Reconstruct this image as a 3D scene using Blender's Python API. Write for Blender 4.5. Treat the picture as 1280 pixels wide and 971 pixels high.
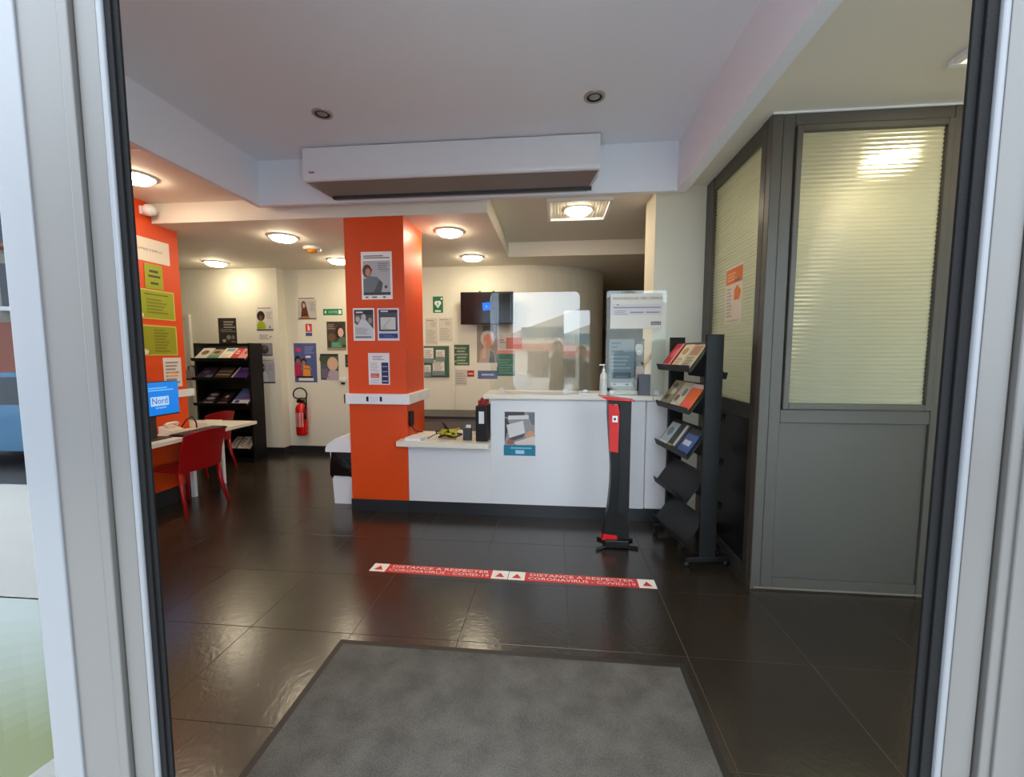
import bpy, bmesh, math, random
from mathutils import Vector, Matrix
random.seed(7)
PI = math.pi
C = bpy.context.scene.collection
for o in list(bpy.data.objects): bpy.data.objects.remove(o)

# ------------------------------------------------------------------ camera
cam = bpy.data.cameras.new('camera'); co = bpy.data.objects.new('camera', cam); C.objects.link(co)
cam.sensor_fit = 'HORIZONTAL'; cam.sensor_width = 36.0; cam.lens = 14.85
cam.clip_start = 0.02; cam.clip_end = 200
co.location = (0, 0, 1.58)
co.rotation_euler = (math.radians(90 - 4.8175), 0, math.radians(5.712))
bpy.context.scene.camera = co
# ------------------------------------------------------------------ world: overcast daylight
w = bpy.data.worlds.new('overcast_sky'); bpy.context.scene.world = w; w.use_nodes = True
bgn = w.node_tree.nodes['Background']
bgn.inputs[0].default_value = (0.78, 0.89, 1.0, 1); bgn.inputs[1].default_value = 7.4
LAMP = 62.0
vs = bpy.context.scene.view_settings
vs.view_transform = 'Standard'; vs.look = 'None'; vs.gamma = 1; vs.use_curve_mapping = False
vs.exposure = 0.0

# ------------------------------------------------------------------ helpers
def lin(c):
    r = []
    for v in c[:3]:
        v = v / 255.0
        r.append(v / 12.92 if v <= 0.04045 else ((v + 0.055) / 1.055) ** 2.4)
    return (r[0], r[1], r[2], 1.0)

MATS = {}
def mat(name, col, rough=0.5, metal=0.0, spec=0.5, bump=0.0, bscale=60, var=0.0, vscale=3, emit=None, es=0, coat=0):
    if name in MATS: return MATS[name]
    m = bpy.data.materials.new(name); m.use_nodes = True; MATS[name] = m
    nt = m.node_tree; b = nt.nodes['Principled BSDF']
    c = lin(col)
    b.inputs['Base Color'].default_value = c
    b.inputs['Roughness'].default_value = rough
    b.inputs['Metallic'].default_value = metal
    b.inputs['Specular IOR Level'].default_value = spec
    b.inputs['Coat Weight'].default_value = coat
    if emit is not None:
        b.inputs['Emission Color'].default_value = emit; b.inputs['Emission Strength'].default_value = es
    if var or bump:
        geo = nt.nodes.new('ShaderNodeNewGeometry')
    if var:
        n = nt.nodes.new('ShaderNodeTexNoise'); n.inputs['Scale'].default_value = vscale; n.inputs['Detail'].default_value = 5
        nt.links.new(geo.outputs['Position'], n.inputs['Vector'])
        mx = nt.nodes.new('ShaderNodeMix'); mx.data_type = 'RGBA'
        mx.inputs['A'].default_value = tuple(min(1, v * (1 - var)) for v in c[:3]) + (1,)
        mx.inputs['B'].default_value = tuple(min(1, v * (1 + var)) for v in c[:3]) + (1,)
        nt.links.new(n.outputs['Fac'], mx.inputs['Factor']); nt.links.new(mx.outputs['Result'], b.inputs['Base Color'])
    if bump:
        n2 = nt.nodes.new('ShaderNodeTexNoise'); n2.inputs['Scale'].default_value = bscale; n2.inputs['Detail'].default_value = 4
        nt.links.new(geo.outputs['Position'], n2.inputs['Vector'])
        bp = nt.nodes.new('ShaderNodeBump'); bp.inputs['Strength'].default_value = bump; bp.inputs['Distance'].default_value = 0.01
        nt.links.new(n2.outputs['Fac'], bp.inputs['Height']); nt.links.new(bp.outputs['Normal'], b.inputs['Normal'])
    return m

def print_mat():
    m = bpy.data.materials.new('print'); m.use_nodes = True
    nt = m.node_tree; b = nt.nodes['Principled BSDF']
    a = nt.nodes.new('ShaderNodeAttribute'); a.attribute_name = 'Col'
    nt.links.new(a.outputs['Color'], b.inputs['Base Color'])
    b.inputs['Roughness'].default_value = 0.45
    return m
PRINT = print_mat()
def screen_mat():
    m = bpy.data.materials.new('lit_screen'); m.use_nodes = True
    nt = m.node_tree; b = nt.nodes['Principled BSDF']
    a = nt.nodes.new('ShaderNodeAttribute'); a.attribute_name = 'Col'
    b.inputs['Base Color'].default_value = (0.01, 0.01, 0.01, 1)
    nt.links.new(a.outputs['Color'], b.inputs['Emission Color']); b.inputs['Emission Strength'].default_value = 1.0
    b.inputs['Roughness'].default_value = 0.15
    return m
SCREEN = screen_mat()
def glass_mat(name, tint, ior=1.5, gain=1.0, rough=0.0):
    m = bpy.data.materials.new(name); m.use_nodes = True; MATS[name] = m
    nt = m.node_tree; nt.nodes.clear()
    out = nt.nodes.new('ShaderNodeOutputMaterial'); mx = nt.nodes.new('ShaderNodeMixShader')
    t = nt.nodes.new('ShaderNodeBsdfTransparent'); t.inputs[0].default_value = tint
    g = nt.nodes.new('ShaderNodeBsdfGlossy'); g.inputs['Roughness'].default_value = rough
    fr = nt.nodes.new('ShaderNodeFresnel'); fr.inputs['IOR'].default_value = ior
    ml = nt.nodes.new('ShaderNodeMath'); ml.operation = 'MULTIPLY'; ml.inputs[1].default_value = gain; ml.use_clamp = True
    nt.links.new(fr.outputs[0], ml.inputs[0]); nt.links.new(ml.outputs[0], mx.inputs[0])
    nt.links.new(t.outputs[0], mx.inputs[1]); nt.links.new(g.outputs[0], mx.inputs[2]); nt.links.new(mx.outputs[0], out.inputs[0])
    return m
def reeded_mat():
    m = bpy.data.materials.new('reeded_glass'); m.use_nodes = True
    nt = m.node_tree; nt.nodes.clear()
    out = nt.nodes.new('ShaderNodeOutputMaterial')
    rf = nt.nodes.new('ShaderNodeBsdfRefraction'); rf.inputs['IOR'].default_value = 1.12; rf.inputs['Roughness'].default_value = 0.5
    rf.inputs['Color'].default_value = (0.84, 0.87, 0.76, 1)
    tr = nt.nodes.new('ShaderNodeBsdfTranslucent'); tr.inputs[0].default_value = (0.74, 0.78, 0.66, 1)
    df = nt.nodes.new('ShaderNodeBsdfDiffuse'); df.inputs[0].default_value = (0.42, 0.45, 0.34, 1)
    m0 = nt.nodes.new('ShaderNodeMixShader'); m0.inputs[0].default_value = 0.45
    m1 = nt.nodes.new('ShaderNodeMixShader'); m1.inputs[0].default_value = 0.25
    gl = nt.nodes.new('ShaderNodeBsdfGlossy'); gl.inputs['Roughness'].default_value = 0.12
    fr = nt.nodes.new('ShaderNodeFresnel'); fr.inputs['IOR'].default_value = 1.45
    m2 = nt.nodes.new('ShaderNodeMixShader')
    nt.links.new(rf.outputs[0], m0.inputs[1]); nt.links.new(tr.outputs[0], m0.inputs[2])
    nt.links.new(m0.outputs[0], m1.inputs[1]); nt.links.new(df.outputs[0], m1.inputs[2])
    nt.links.new(fr.outputs[0], m2.inputs[0]); nt.links.new(m1.outputs[0], m2.inputs[1]); nt.links.new(gl.outputs[0], m2.inputs[2])
    nt.links.new(m2.outputs[0], out.inputs[0])
    return m

class MB:
    """collects shapes for one mesh"""
    def __init__(s): s.v = []; s.f = []; s.c = []; s.sm = []
    def face(s, pts, col=None, smooth=False):
        i = len(s.v); s.v += [tuple(p) for p in pts]; s.f.append(tuple(range(i, i + len(pts)))); s.c.append(col); s.sm.append(smooth); return s
    def mesh(s, verts, faces, col=None, smooth=False):
        i = len(s.v); s.v += [tuple(p) for p in verts]
        for f in faces: s.f.append(tuple(i + k for k in f)); s.c.append(col); s.sm.append(smooth)
        return s
    def box(s, x0, x1, y0, y1, z0, z1, col=None, bev=0.0, M=None, seg=2):
        x0, x1 = min(x0, x1), max(x0, x1); y0, y1 = min(y0, y1), max(y0, y1); z0, z1 = min(z0, z1), max(z0, z1)
        vs = [(x0,y0,z0),(x1,y0,z0),(x1,y1,z0),(x0,y1,z0),(x0,y0,z1),(x1,y0,z1),(x1,y1,z1),(x0,y1,z1)]
        fs = [(0,3,2,1),(4,5,6,7),(0,1,5,4),(1,2,6,5),(2,3,7,6),(3,0,4,7)]
        if bev:
            bm = bmesh.new(); bv = [bm.verts.new(p) for p in vs]
            for f in fs: bm.faces.new([bv[k] for k in f])
            bmesh.ops.bevel(bm, geom=bm.edges[:], offset=bev, segments=seg, affect='EDGES', profile=0.5)
            bm.verts.index_update(); vs = [tuple(v.co) for v in bm.verts]; fs = [tuple(v.index for v in f.verts) for f in bm.faces]; bm.free()
        if M is not None: vs = [tuple(M @ Vector(p)) for p in vs]
        return s.mesh(vs, fs, col, False)
    def prism(s, poly, lo, hi, axis='z', col=None, smooth=False):
        """poly 2D outline extruded along axis. axis z: (x,y); x: (y,z); y: (x,z)"""
        n = len(poly)
        def P(p, t):
            return (p[0], p[1], t) if axis == 'z' else ((t, p[0], p[1]) if axis == 'x' else (p[0], t, p[1]))
        vs = [P(p, lo) for p in poly] + [P(p, hi) for p in poly]
        fs = [tuple(range(n - 1, -1, -1)), tuple(range(n, 2 * n))]
        s.mesh(vs, fs, col, False)
        i = len(s.v) - 2 * n
        for k in range(n):
            k2 = (k + 1) % n; s.f.append((i + k, i + k2, i + n + k2, i + n + k)); s.c.append(col); s.sm.append(smooth)
        return s
    def lathe(s, prof, n=24, M=None, col=None, smooth=True):
        vs = []; fs = []; m = len(prof)
        for k in range(n):
            a = 2 * PI * k / n
            for r, z in prof: vs.append((r * math.cos(a), r * math.sin(a), z))
        for k in range(n):
            k2 = (k + 1) % n
            for j in range(m - 1): fs.append((k*m+j, k2*m+j, k2*m+j+1, k*m+j+1))
        if M is not None: vs = [tuple(M @ Vector(p)) for p in vs]
        return s.mesh(vs, fs, col, smooth)
    def tube(s, pts, r, n=8, col=None, caps=True):
        pts = [Vector(p) for p in pts]; rs = r if isinstance(r, (list, tuple)) else [r] * len(pts)
        vs = []; fs = []; up = None
        for i, p in enumerate(pts):
            d = (pts[min(i+1, len(pts)-1)] - pts[max(i-1, 0)]).normalized()
            if up is None:
                up = Vector((0,0,1)) if abs(d.z) < 0.9 else Vector((1,0,0))
            a = d.cross(up).normalized(); up = a.cross(d).normalized()
            for k in range(n):
                t = 2*PI*k/n; q = p + (a*math.cos(t) + up*math.sin(t)) * rs[i]; vs.append(tuple(q))
        for i in range(len(pts)-1):
            for k in range(n):
                k2 = (k+1) % n; fs.append((i*n+k, i*n+k2, (i+1)*n+k2, (i+1)*n+k))
        if caps: fs.append(tuple(range(n-1,-1,-1))); fs.append(tuple(range((len(pts)-1)*n, len(pts)*n)))
        return s.mesh(vs, fs, col, True)
    def build(s, name, m, parent=None, loc=None, rotz=0, M=None):
        me = bpy.data.meshes.new(name)
        vs = s.v if M is None else [tuple(M @ Vector(p)) for p in s.v]
        me.from_pydata(vs, [], s.f)
        me.polygons.foreach_set('use_smooth', s.sm)
        if any(c is not None for c in s.c):
            at = me.color_attributes.new('Col', 'FLOAT_COLOR', 'CORNER')
            buf = []
            for poly, c in zip(me.polygons, s.c):
                buf += list(c or (1,1,1,1)) * poly.loop_total
            at.data.foreach_set('color', buf)
        me.update()
        if isinstance(m, str): m = MATS[m]
        me.materials.append(m)
        o = bpy.data.objects.new(name, me); C.objects.link(o)
        if parent is not None: o.parent = parent
        if loc is not None: o.location = loc
        o.rotation_euler[2] = rotz
        return o
def fixn(o):
    bm = bmesh.new(); bm.from_mesh(o.data); bmesh.ops.remove_doubles(bm, verts=bm.verts, dist=1e-5)
    bmesh.ops.recalc_face_normals(bm, faces=bm.faces); bm.to_mesh(o.data); bm.free(); return o
def tag(o, label, cat, group=None):
    o['label'] = label; o['category'] = cat
    if group: o['group'] = group
    return o
def thing(name, label, cat, loc=(0,0,0), rotz=0, group=None):
    o = bpy.data.objects.new(name, None); C.objects.link(o); o.empty_display_size = 0.1
    o.location = loc; o.rotation_euler = (0,0,rotz); return tag(o, label, cat, group)
def struct(o): o['kind'] = 'structure'; return o
def copytree(o, parent=None):
    c = o.copy(); C.objects.link(c); c.parent = parent
    for ch in list(o.children): copytree(ch, c)
    return c

# ---- lettering
_tx = {}
def text_mesh(s):
    if s in _tx: return _tx[s]
    cu = bpy.data.curves.new('lettering', 'FONT'); cu.body = s; cu.resolution_u = 2; cu.align_x = 'LEFT'
    ob = bpy.data.objects.new('lettering', cu)
    me = ob.to_mesh()
    vs = [(v.co.x, v.co.y) for v in me.vertices]; fs = [tuple(p.vertices) for p in me.polygons]
    ob.to_mesh_clear(); bpy.data.objects.remove(ob); bpy.data.curves.remove(cu)
    xs = [v[0] for v in vs] or [0,1]; ys = [v[1] for v in vs] or [0,1]
    _tx[s] = (vs, fs, min(xs), max(xs), min(ys), max(ys)); return _tx[s]

EPS = 0.0004
def draw(mb, shapes, w, h, y0):
    """flat print on the XZ plane facing -Y, layer over layer"""
    L = 1
    for s in shapes:
        y = y0 - EPS * L; L += 1; k = s[0]
        U = lambda u, v: ((u - 0.5) * w, y, v * h)
        if k == 'r':
            _, a, b, c, d, col = s; mb.face([U(a,b), U(c,b), U(c,d), U(a,d)], lin(col))
        elif k == 'e':
            _, cu, cv, ru, rv, col = s; mb.face([U(cu + ru*math.cos(2*PI*i/18), cv + rv*math.sin(2*PI*i/18)) for i in range(18)], lin(col))
        elif k == 'p':
            mb.face([U(*p) for p in s[1]], lin(s[2]))
        elif k == 'lines':
            _, a, b, c, d, n, col = s; st = (d - b) / n
            for i in range(n):
                z = b + st * i; x1 = c - (c - a) * (0.35 * ((i * 37) % 10) / 10.0)
                mb.face([U(a,z), U(x1,z), U(x1,z+st*0.5), U(a,z+st*0.5)], lin(col))
        elif k == 't':
            _, txt, u0, v0, u1, v1, col = s
            vs, fs, xa, xb, ya, yb = text_mesh(txt)
            mb.mesh([U(u0 + (p[0]-xa)/(xb-xa)*(u1-u0), v0 + (p[1]-ya)/(yb-ya)*(v1-v0)) for p in vs], fs, lin(col))
def fig(cx, base, s, skin, hair, top, long=False, asp=0.7):
    """a plain head and shoulders figure for a poster; s = height of bust, asp = h->u correction"""
    a = s / asp
    r = []
    if long: r.append(('e', cx, base + s*0.62, a*0.20, s*0.40, hair))
    else: r.append(('e', cx, base + s*0.80, a*0.17, s*0.21, hair))
    r.append(('p', [(cx - a*0.36, base), (cx + a*0.36, base), (cx + a*0.30, base + s*0.38), (cx + a*0.10, base + s*0.5), (cx - a*0.10, base + s*0.5), (cx - a*0.30, base + s*0.38)], top))
    r.append(('r', cx - a*0.05, base + s*0.44, cx + a*0.05, base + s*0.62, skin))
    r.append(('e', cx, base + s*0.74, a*0.125, s*0.17, skin))
    r.append(('p', [(cx - a*0.13, base + s*0.80), (cx + a*0.13, base + s*0.80), (cx + a*0.10, base + s*0.93), (cx - a*0.10, base + s*0.93)], hair))
    return r
def sheet(name, label, cat, x, y, z, w, h, bg, shapes, rotz=0, group=None, th=0.0012, parent=None, m=None, tilt=0):
    mb = MB(); mb.box(-w/2, w/2, -th, 0, 0, h, lin(bg)); draw(mb, shapes, w, h, -th)
    if tilt:
        R = Matrix.Rotation(tilt, 4, 'Y'); mb.v = [tuple(R @ Vector(p)) for p in mb.v]
    o = mb.build(name, m or PRINT, parent, (x, y, z), rotz)
    if parent is None: tag(o, label, cat, group)
    return o

# ------------------------------------------------------------------ materials
mat('white_wall', (226, 222, 204), 0.62, bump=0.05, bscale=180, var=0.02)
mat('ceiling_paint', (232, 225, 210), 0.7, var=0.02)
mat('orange_paint', (222, 72, 0), 0.42, var=0.05, vscale=2, bump=0.02, bscale=150)
mat('dark_skirting', (38, 40, 44), 0.35, var=0.1)
mat('white_laminate', (226, 226, 228), 0.35)
mat('cream_top', (230, 224, 208), 0.3)
mat('grey_metal', (75, 72, 66), 0.42, var=0.03)
mat('black_metal', (13, 13, 14), 0.45, spec=0.35, var=0.1)
mat('black_plastic', (9, 9, 11), 0.4, spec=0.35)
mat('dark_grey_plastic', (50, 50, 52), 0.45)
mat('white_plastic', (232, 232, 232), 0.35)
mat('ac_white', (236, 237, 242), 0.28)
mat('brushed_steel', (190, 186, 180), 0.32, metal=0.85)
mat('chrome', (200, 200, 200), 0.15, metal=1.0)
mat('red_plastic', (152, 5, 14), 0.28)
mat('red_gloss', (206, 16, 22), 0.25)
mat('rubber', (7, 7, 8), 0.7, spec=0.15, bump=0.2, bscale=300)
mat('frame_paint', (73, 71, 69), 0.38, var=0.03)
mat('frame_white', (222, 224, 228), 0.35)
mat('post_paint', (94, 96, 100), 0.35)
mat('grout', (84, 77, 67), 0.7, var=0.2, vscale=6)
mat('office_glow', (255, 240, 215), 0.5, emit=(1.0, 0.84, 0.58, 1), es=LAMP * 0.5)
mat('lamp_glow', (255, 240, 215), 0.5, emit=(1.0, 0.86, 0.62, 1), es=LAMP)
mat('corridor_wall_shaded', (118, 110, 96), 0.7, var=0.05)  # dark tone stands in for the shade of the unlit corridor
mat('amber', (226, 150, 40), 0.3)
mat('black_bag', (14, 14, 15), 0.28, bump=0.6, bscale=25)
mat('yellow_ribbon', (190, 176, 30), 0.45)
mat('skin', (206, 160, 132), 0.5)
mat('dark_cloth', (44, 46, 54), 0.85)
mat('denim', (52, 62, 88), 0.85)
mat('hair', (40, 28, 20), 0.6)
mat('asphalt', (86, 88, 92), 0.85, var=0.15)
mat('paving', (216, 213, 206), 0.8, var=0.06)
mat('facade_render', (150, 146, 140), 0.8, var=0.04)
mat('facade_brick', (150, 96, 84), 0.8, var=0.1)
mat('teal_sign', (24, 122, 140), 0.4)
mat('salmon', (222, 120, 106), 0.5)
mat('car_blue', (36, 120, 170), 0.2, coat=0.6)
mat('car_white', (228, 232, 240), 0.2, coat=0.6)
mat('window_dark', (50, 60, 70), 0.1)
mat('office_wall', (216, 208, 176), 0.7)
CLEAR = glass_mat('clear_acrylic', (0.97, 0.98, 0.97, 1), 1.5, 1.35)
PANE = glass_mat('door_glass', (0.90, 0.94, 0.94, 1), 1.6, 1.6)
FILM = glass_mat('solar_film_glass', (0.66, 0.70, 0.74, 1), 2.0, 1.5)
REED = reeded_mat()

def floor_material():
    m = bpy.data.materials.new('slate_tile'); m.use_nodes = True; nt = m.node_tree; b = nt.nodes['Principled BSDF']
    g = nt.nodes.new('ShaderNodeNewGeometry'); oi = nt.nodes.new('ShaderNodeObjectInfo')
    n = nt.nodes.new('ShaderNodeTexNoise'); n.inputs['Scale'].default_value = 2.2; n.inputs['Detail'].default_value = 8; n.inputs['Roughness'].default_value = 0.62
    nt.links.new(g.outputs['Position'], n.inputs['Vector'])
    add = nt.nodes.new('ShaderNodeMath'); add.operation = 'MULTIPLY_ADD'; add.inputs[1].default_value = 0.28
    nt.links.new(oi.outputs['Random'], add.inputs[0]); nt.links.new(n.outputs['Fac'], add.inputs[2])
    mx = nt.nodes.new('ShaderNodeMix'); mx.data_type = 'RGBA'
    mx.inputs['A'].default_value = lin((29, 26, 23)); mx.inputs['B'].default_value = lin((56, 48, 39))
    nt.links.new(add.outputs[0], mx.inputs['Factor']); nt.links.new(mx.outputs['Result'], b.inputs['Base Color'])
    n2 = nt.nodes.new('ShaderNodeTexNoise'); n2.inputs['Scale'].default_value = 22; n2.inputs['Detail'].default_value = 4; n2.inputs['Distortion'].default_value = 1.2
    nt.links.new(g.outputs['Position'], n2.inputs['Vector'])
    bp = nt.nodes.new('ShaderNodeBump'); bp.inputs['Strength'].default_value = 0.14; bp.inputs['Distance'].default_value = 0.006
    nt.links.new(n2.outputs['Fac'], bp.inputs['Height']); nt.links.new(bp.outputs['Normal'], b.inputs['Normal'])
    b.inputs['Roughness'].default_value = 0.22; b.inputs['Specular IOR Level'].default_value = 0.85
    return m
SLATE = floor_material(); MATS['slate_tile'] = SLATE
def mat_carpet():
    m = bpy.data.materials.new('mat_fibre'); m.use_nodes = True; nt = m.node_tree; b = nt.nodes['Principled BSDF']
    g = nt.nodes.new('ShaderNodeNewGeometry')
    n = nt.nodes.new('ShaderNodeTexNoise'); n.inputs['Scale'].default_value = 260; n.inputs['Detail'].default_value = 2
    n3 = nt.nodes.new('ShaderNodeTexNoise'); n3.inputs['Scale'].default_value = 7; n3.inputs['Detail'].default_value = 6
    for q in (n, n3): nt.links.new(g.outputs['Position'], q.inputs['Vector'])
    a = nt.nodes.new('ShaderNodeMath'); a.operation = 'MULTIPLY_ADD'; a.inputs[1].default_value = 0.6
    nt.links.new(n3.outputs['Fac'], a.inputs[0]); nt.links.new(n.outputs['Fac'], a.inputs[2])
    r = nt.nodes.new('ShaderNodeMapRange'); r.inputs['From Min'].default_value = 0.5; r.inputs['From Max'].default_value = 1.1
    nt.links.new(a.outputs[0], r.inputs['Value'])
    mx = nt.nodes.new('ShaderNodeMix'); mx.data_type = 'RGBA'
    mx.inputs['A'].default_value = lin((52, 50, 46)); mx.inputs['B'].default_value = lin((110, 106, 98))
    nt.links.new(r.outputs['Result'], mx.inputs['Factor']); nt.links.new(mx.outputs['Result'], b.inputs['Base Color'])
    bp = nt.nodes.new('ShaderNodeBump'); bp.inputs['Strength'].default_value = 0.5; bp.inputs['Distance'].default_value = 0.004
    nt.links.new(n.outputs['Fac'], bp.inputs['Height']); nt.links.new(bp.outputs['Normal'], b.inputs['Normal'])
    b.inputs['Roughness'].default_value = 0.95
    return m
MATS['mat_fibre'] = mat_carpet()

# heights of the place
ZR, ZU, ZL, ZB = 3.345, 3.045, 2.855, 2.945     # recess, upper ceiling, lower ceiling, beam underside
T = 0.61; TX, TY = 0.095, 1.55                  # tile grid
FY = 0.70                                       # door plane

# ------------------------------------------------------------------ floor
fl = struct(MB().box(-6.35, 3.5, 0.62, 9.4, -0.12, -0.0016).build('floor', 'grout'))
tb = MB().box(0, T - 0.0028, 0, T - 0.0028, -0.012, 0.0, bev=0.0008, seg=1)
first = None
for i in range(-10, 6):
    for j in range(-1, 13):
        x = TX + T * i; y = TY + T * j
        if x + T < -6.2 or x > 3.3 or y + T < 0.75 or y > 9.2: continue
        if first is None: first = tb.build('tile', SLATE, fl, (x + 0.0014, y + 0.0014, 0))
        else:
            c = first.copy(); C.objects.link(c); c.location = (x + 0.0014, y + 0.0014, 0)
# ------------------------------------------------------------------ ceiling (three levels and the dropped border of the entrance recess)
cb = MB()
struct(MB().box(-2.74, 1.02, 0.6, 3.81, ZR, 3.6).build('ceiling_recess', mat('ceiling_paint_daylit', (238, 241, 248), 0.6)))  # brighter, bluer copy of the ceiling paint, daylight put into the colour
cb.box(-6.35, -2.79, 0.6, 3.93, ZU, 3.6)
cb.box(-2.79, 1.105, 3.86, 3.93, ZU, 3.6)
cb.box(-0.62, 3.5, 3.93, 5.73, ZU, 3.6)
cb.box(1.105, 3.5, 0.6, 3.93, ZU, 3.6)
cb.box(-6.35, -0.62, 3.93, 9.4, ZL, 3.6)
cb.box(-0.62, 3.5, 5.73, 9.4, ZL, 3.6)
ceil = struct(cb.build('ceiling', 'ceiling_paint'))
bb = MB()
bb.box(-2.79, -2.74, 0.6, 3.86, ZB, 3.55); bb.box(1.02, 1.105, 0.6, 3.86, ZB, 3.55); bb.box(-2.74, 1.02, 3.81, 3.86, ZB, 3.55)
struct(bb.build('trim_1', 'ceiling_paint_daylit'))
# shallow panel outline on the ceiling over the desk and beside the partition
hp = MB(); hp.box(-3.30, -2.92, 2.9, 3.66, ZU - 0.006, ZU + 0.001); struct(hp.build('trim_2', 'ceiling_paint'))
# ------------------------------------------------------------------ walls
wl = struct(MB().box(-4.14, -3.98, 0.66, 4.21, 0, ZU + 0.02).build('wall_left', 'orange_paint'))
struct(MB().box(-4.15, -3.968, 0.66, 4.222, 0, 0.17, bev=0.003).build('baseboard_left', 'dark_skirting'))
struct(MB().box(-6.35, -6.2, 0.6, 6.3, 0, ZU + 0.02).build('wall_left_outer', 'white_wall'))
pl = [(-6.35, 6.1), (-4.18, 6.1), (-4.18, 6.27), (-0.55, 6.27)]
for k in range(1, 17):
    a = PI / 2 * k / 16; pl.append((-0.55 + 1.36 * math.sin(a), 7.4 - 1.13 * math.cos(a)))
pl += [(0.81, 9.4), (-6.35, 9.4)]
struct(MB().prism(pl, 0, ZL + 0.02, 'z').build('wall_back', 'white_wall'))
sk = MB(); sk.box(-6.2, -4.168, 6.086, 6.1, 0, 0.11); sk.box(-4.18, -4.166, 6.1, 6.258, 0, 0.11); sk.box(-4.18, -0.55, 6.256, 6.27, 0, 0.11)
struct(sk.build('baseboard_back', 'dark_skirting'))
struct(MB().box(0.81, 3.5, 9.0, 9.4, 0, ZL + 0.02).build('wall_corridor', 'corridor_wall_shaded'))
struct(MB().box(3.35, 3.5, 0.6, 9.4, 0, ZU + 0.02).build('wall_right_outer', 'office_wall'))
struct(MB().box(0.89, 3.35, 4.0, 4.42, 0, ZU + 0.02).build('wall_right', 'white_wall'))
# white door in the left of the back wall
d = struct(MB().box(-6.15, -5.68, 6.06, 6.1, 0.02, 2.10, bev=0.004).build('door_3', mat('door_white', (214, 212, 200), 0.5)))
db = MB(); db.box(-6.2, -5.62, 6.055, 6.1, 2.11, 2.17); db.box(-5.67, -5.62, 6.055, 6.1, 0, 2.11); db.build('door_frame', 'door_white', d)
# corridor door, dark
d = struct(MB().box(1.0, 1.8, 8.95, 9.0, 0.02, 2.05).build('door_4', mat('corridor_door', (92, 84, 70), 0.6)))
db = MB(); db.box(0.93, 0.99, 8.94, 9.0, 0, 2.12); db.box(1.81, 1.87, 8.94, 9.0, 0, 2.12); db.box(0.93, 1.87, 8.94, 9.0, 2.06, 2.12); db.build('door_frame', 'corridor_wall_shaded', d)

# ------------------------------------------------------------------ shop front: posts, sliding leaves, glass
def leaf(name, sgn, xe, gw):
    """xe = edge of the opening; profile grows outwards (sgn) away from the opening"""
    X = lambda d: xe + sgn * d
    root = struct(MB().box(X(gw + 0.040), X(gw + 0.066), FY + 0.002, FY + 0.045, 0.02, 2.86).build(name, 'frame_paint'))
    MB().box(X(0.0), X(gw * 0.45), FY + 0.001, FY + 0.006, 0.02, 2.86, bev=0.001).box(X(gw * 0.45), X(gw), FY - 0.003, FY + 0.006, 0.02, 2.86, bev=0.001).build('gasket', 'rubber', root)
    MB().box(X(gw), X(gw + 0.011), FY - 0.008, FY + 0.004, 0.02, 2.86, bev=0.003).build('edge_strip', 'post_paint', root)
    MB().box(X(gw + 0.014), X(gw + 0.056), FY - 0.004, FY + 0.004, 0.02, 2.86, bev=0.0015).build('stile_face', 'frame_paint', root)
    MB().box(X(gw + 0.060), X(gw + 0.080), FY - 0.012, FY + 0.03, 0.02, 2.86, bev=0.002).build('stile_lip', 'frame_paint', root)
    return root
dl = leaf('door_1', -1, -0.746, 0.022)
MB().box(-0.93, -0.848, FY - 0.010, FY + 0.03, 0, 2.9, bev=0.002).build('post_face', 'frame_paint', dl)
MB().box(-0.992, -0.928, FY - 0.014, FY + 0.06, 0, 2.9, bev=0.002).build('post', 'post_paint', dl)
dr = leaf('door_2', 1, 0.586, 0.030)
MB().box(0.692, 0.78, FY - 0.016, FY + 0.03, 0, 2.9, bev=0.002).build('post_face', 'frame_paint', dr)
MB().box(0.78, 0.85, FY - 0.05, FY + 0.06, 0, 2.9, bev=0.003).build('post', 'post_paint', dr)
# left shop window with reflective film, right window, header
w1 = struct(MB().box(-3.94, -0.985, FY - 0.004, FY + 0.004, 0.05, 2.9).build('window_1', FILM))
wf = MB(); wf.box(-3.98, -0.985, FY - 0.03, FY + 0.03, 0, 0.05); wf.box(-3.98, -0.985, FY - 0.03, FY + 0.03, 2.86, 2.92); wf.box(-3.98, -3.9, FY - 0.03, FY + 0.03, 0, 2.9)
wf.build('window_frame', 'post_paint', w1)
w2 = struct(MB().box(0.85, 3.3, FY - 0.004, FY + 0.004, 0.05, 2.9).build('window_2', PANE))
wf = MB(); wf.box(0.85, 3.35, FY - 0.03, FY + 0.03, 0, 0.05); wf.box(0.85, 3.35, FY - 0.03, FY + 0.03, 2.86, 2.92); wf.box(3.27, 3.35, FY - 0.03, FY + 0.03, 0, 2.9)
wf.build('window_frame', 'post_paint', w2)
wfr = MB(); wfr.box(-6.35, 3.5, 0.58, 0.80, 2.9, 3.6); wfr.box(-6.35, -3.98, 0.58, 0.80, 0, 2.9)
struct(wfr.build('wall_front', 'facade_render'))
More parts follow.
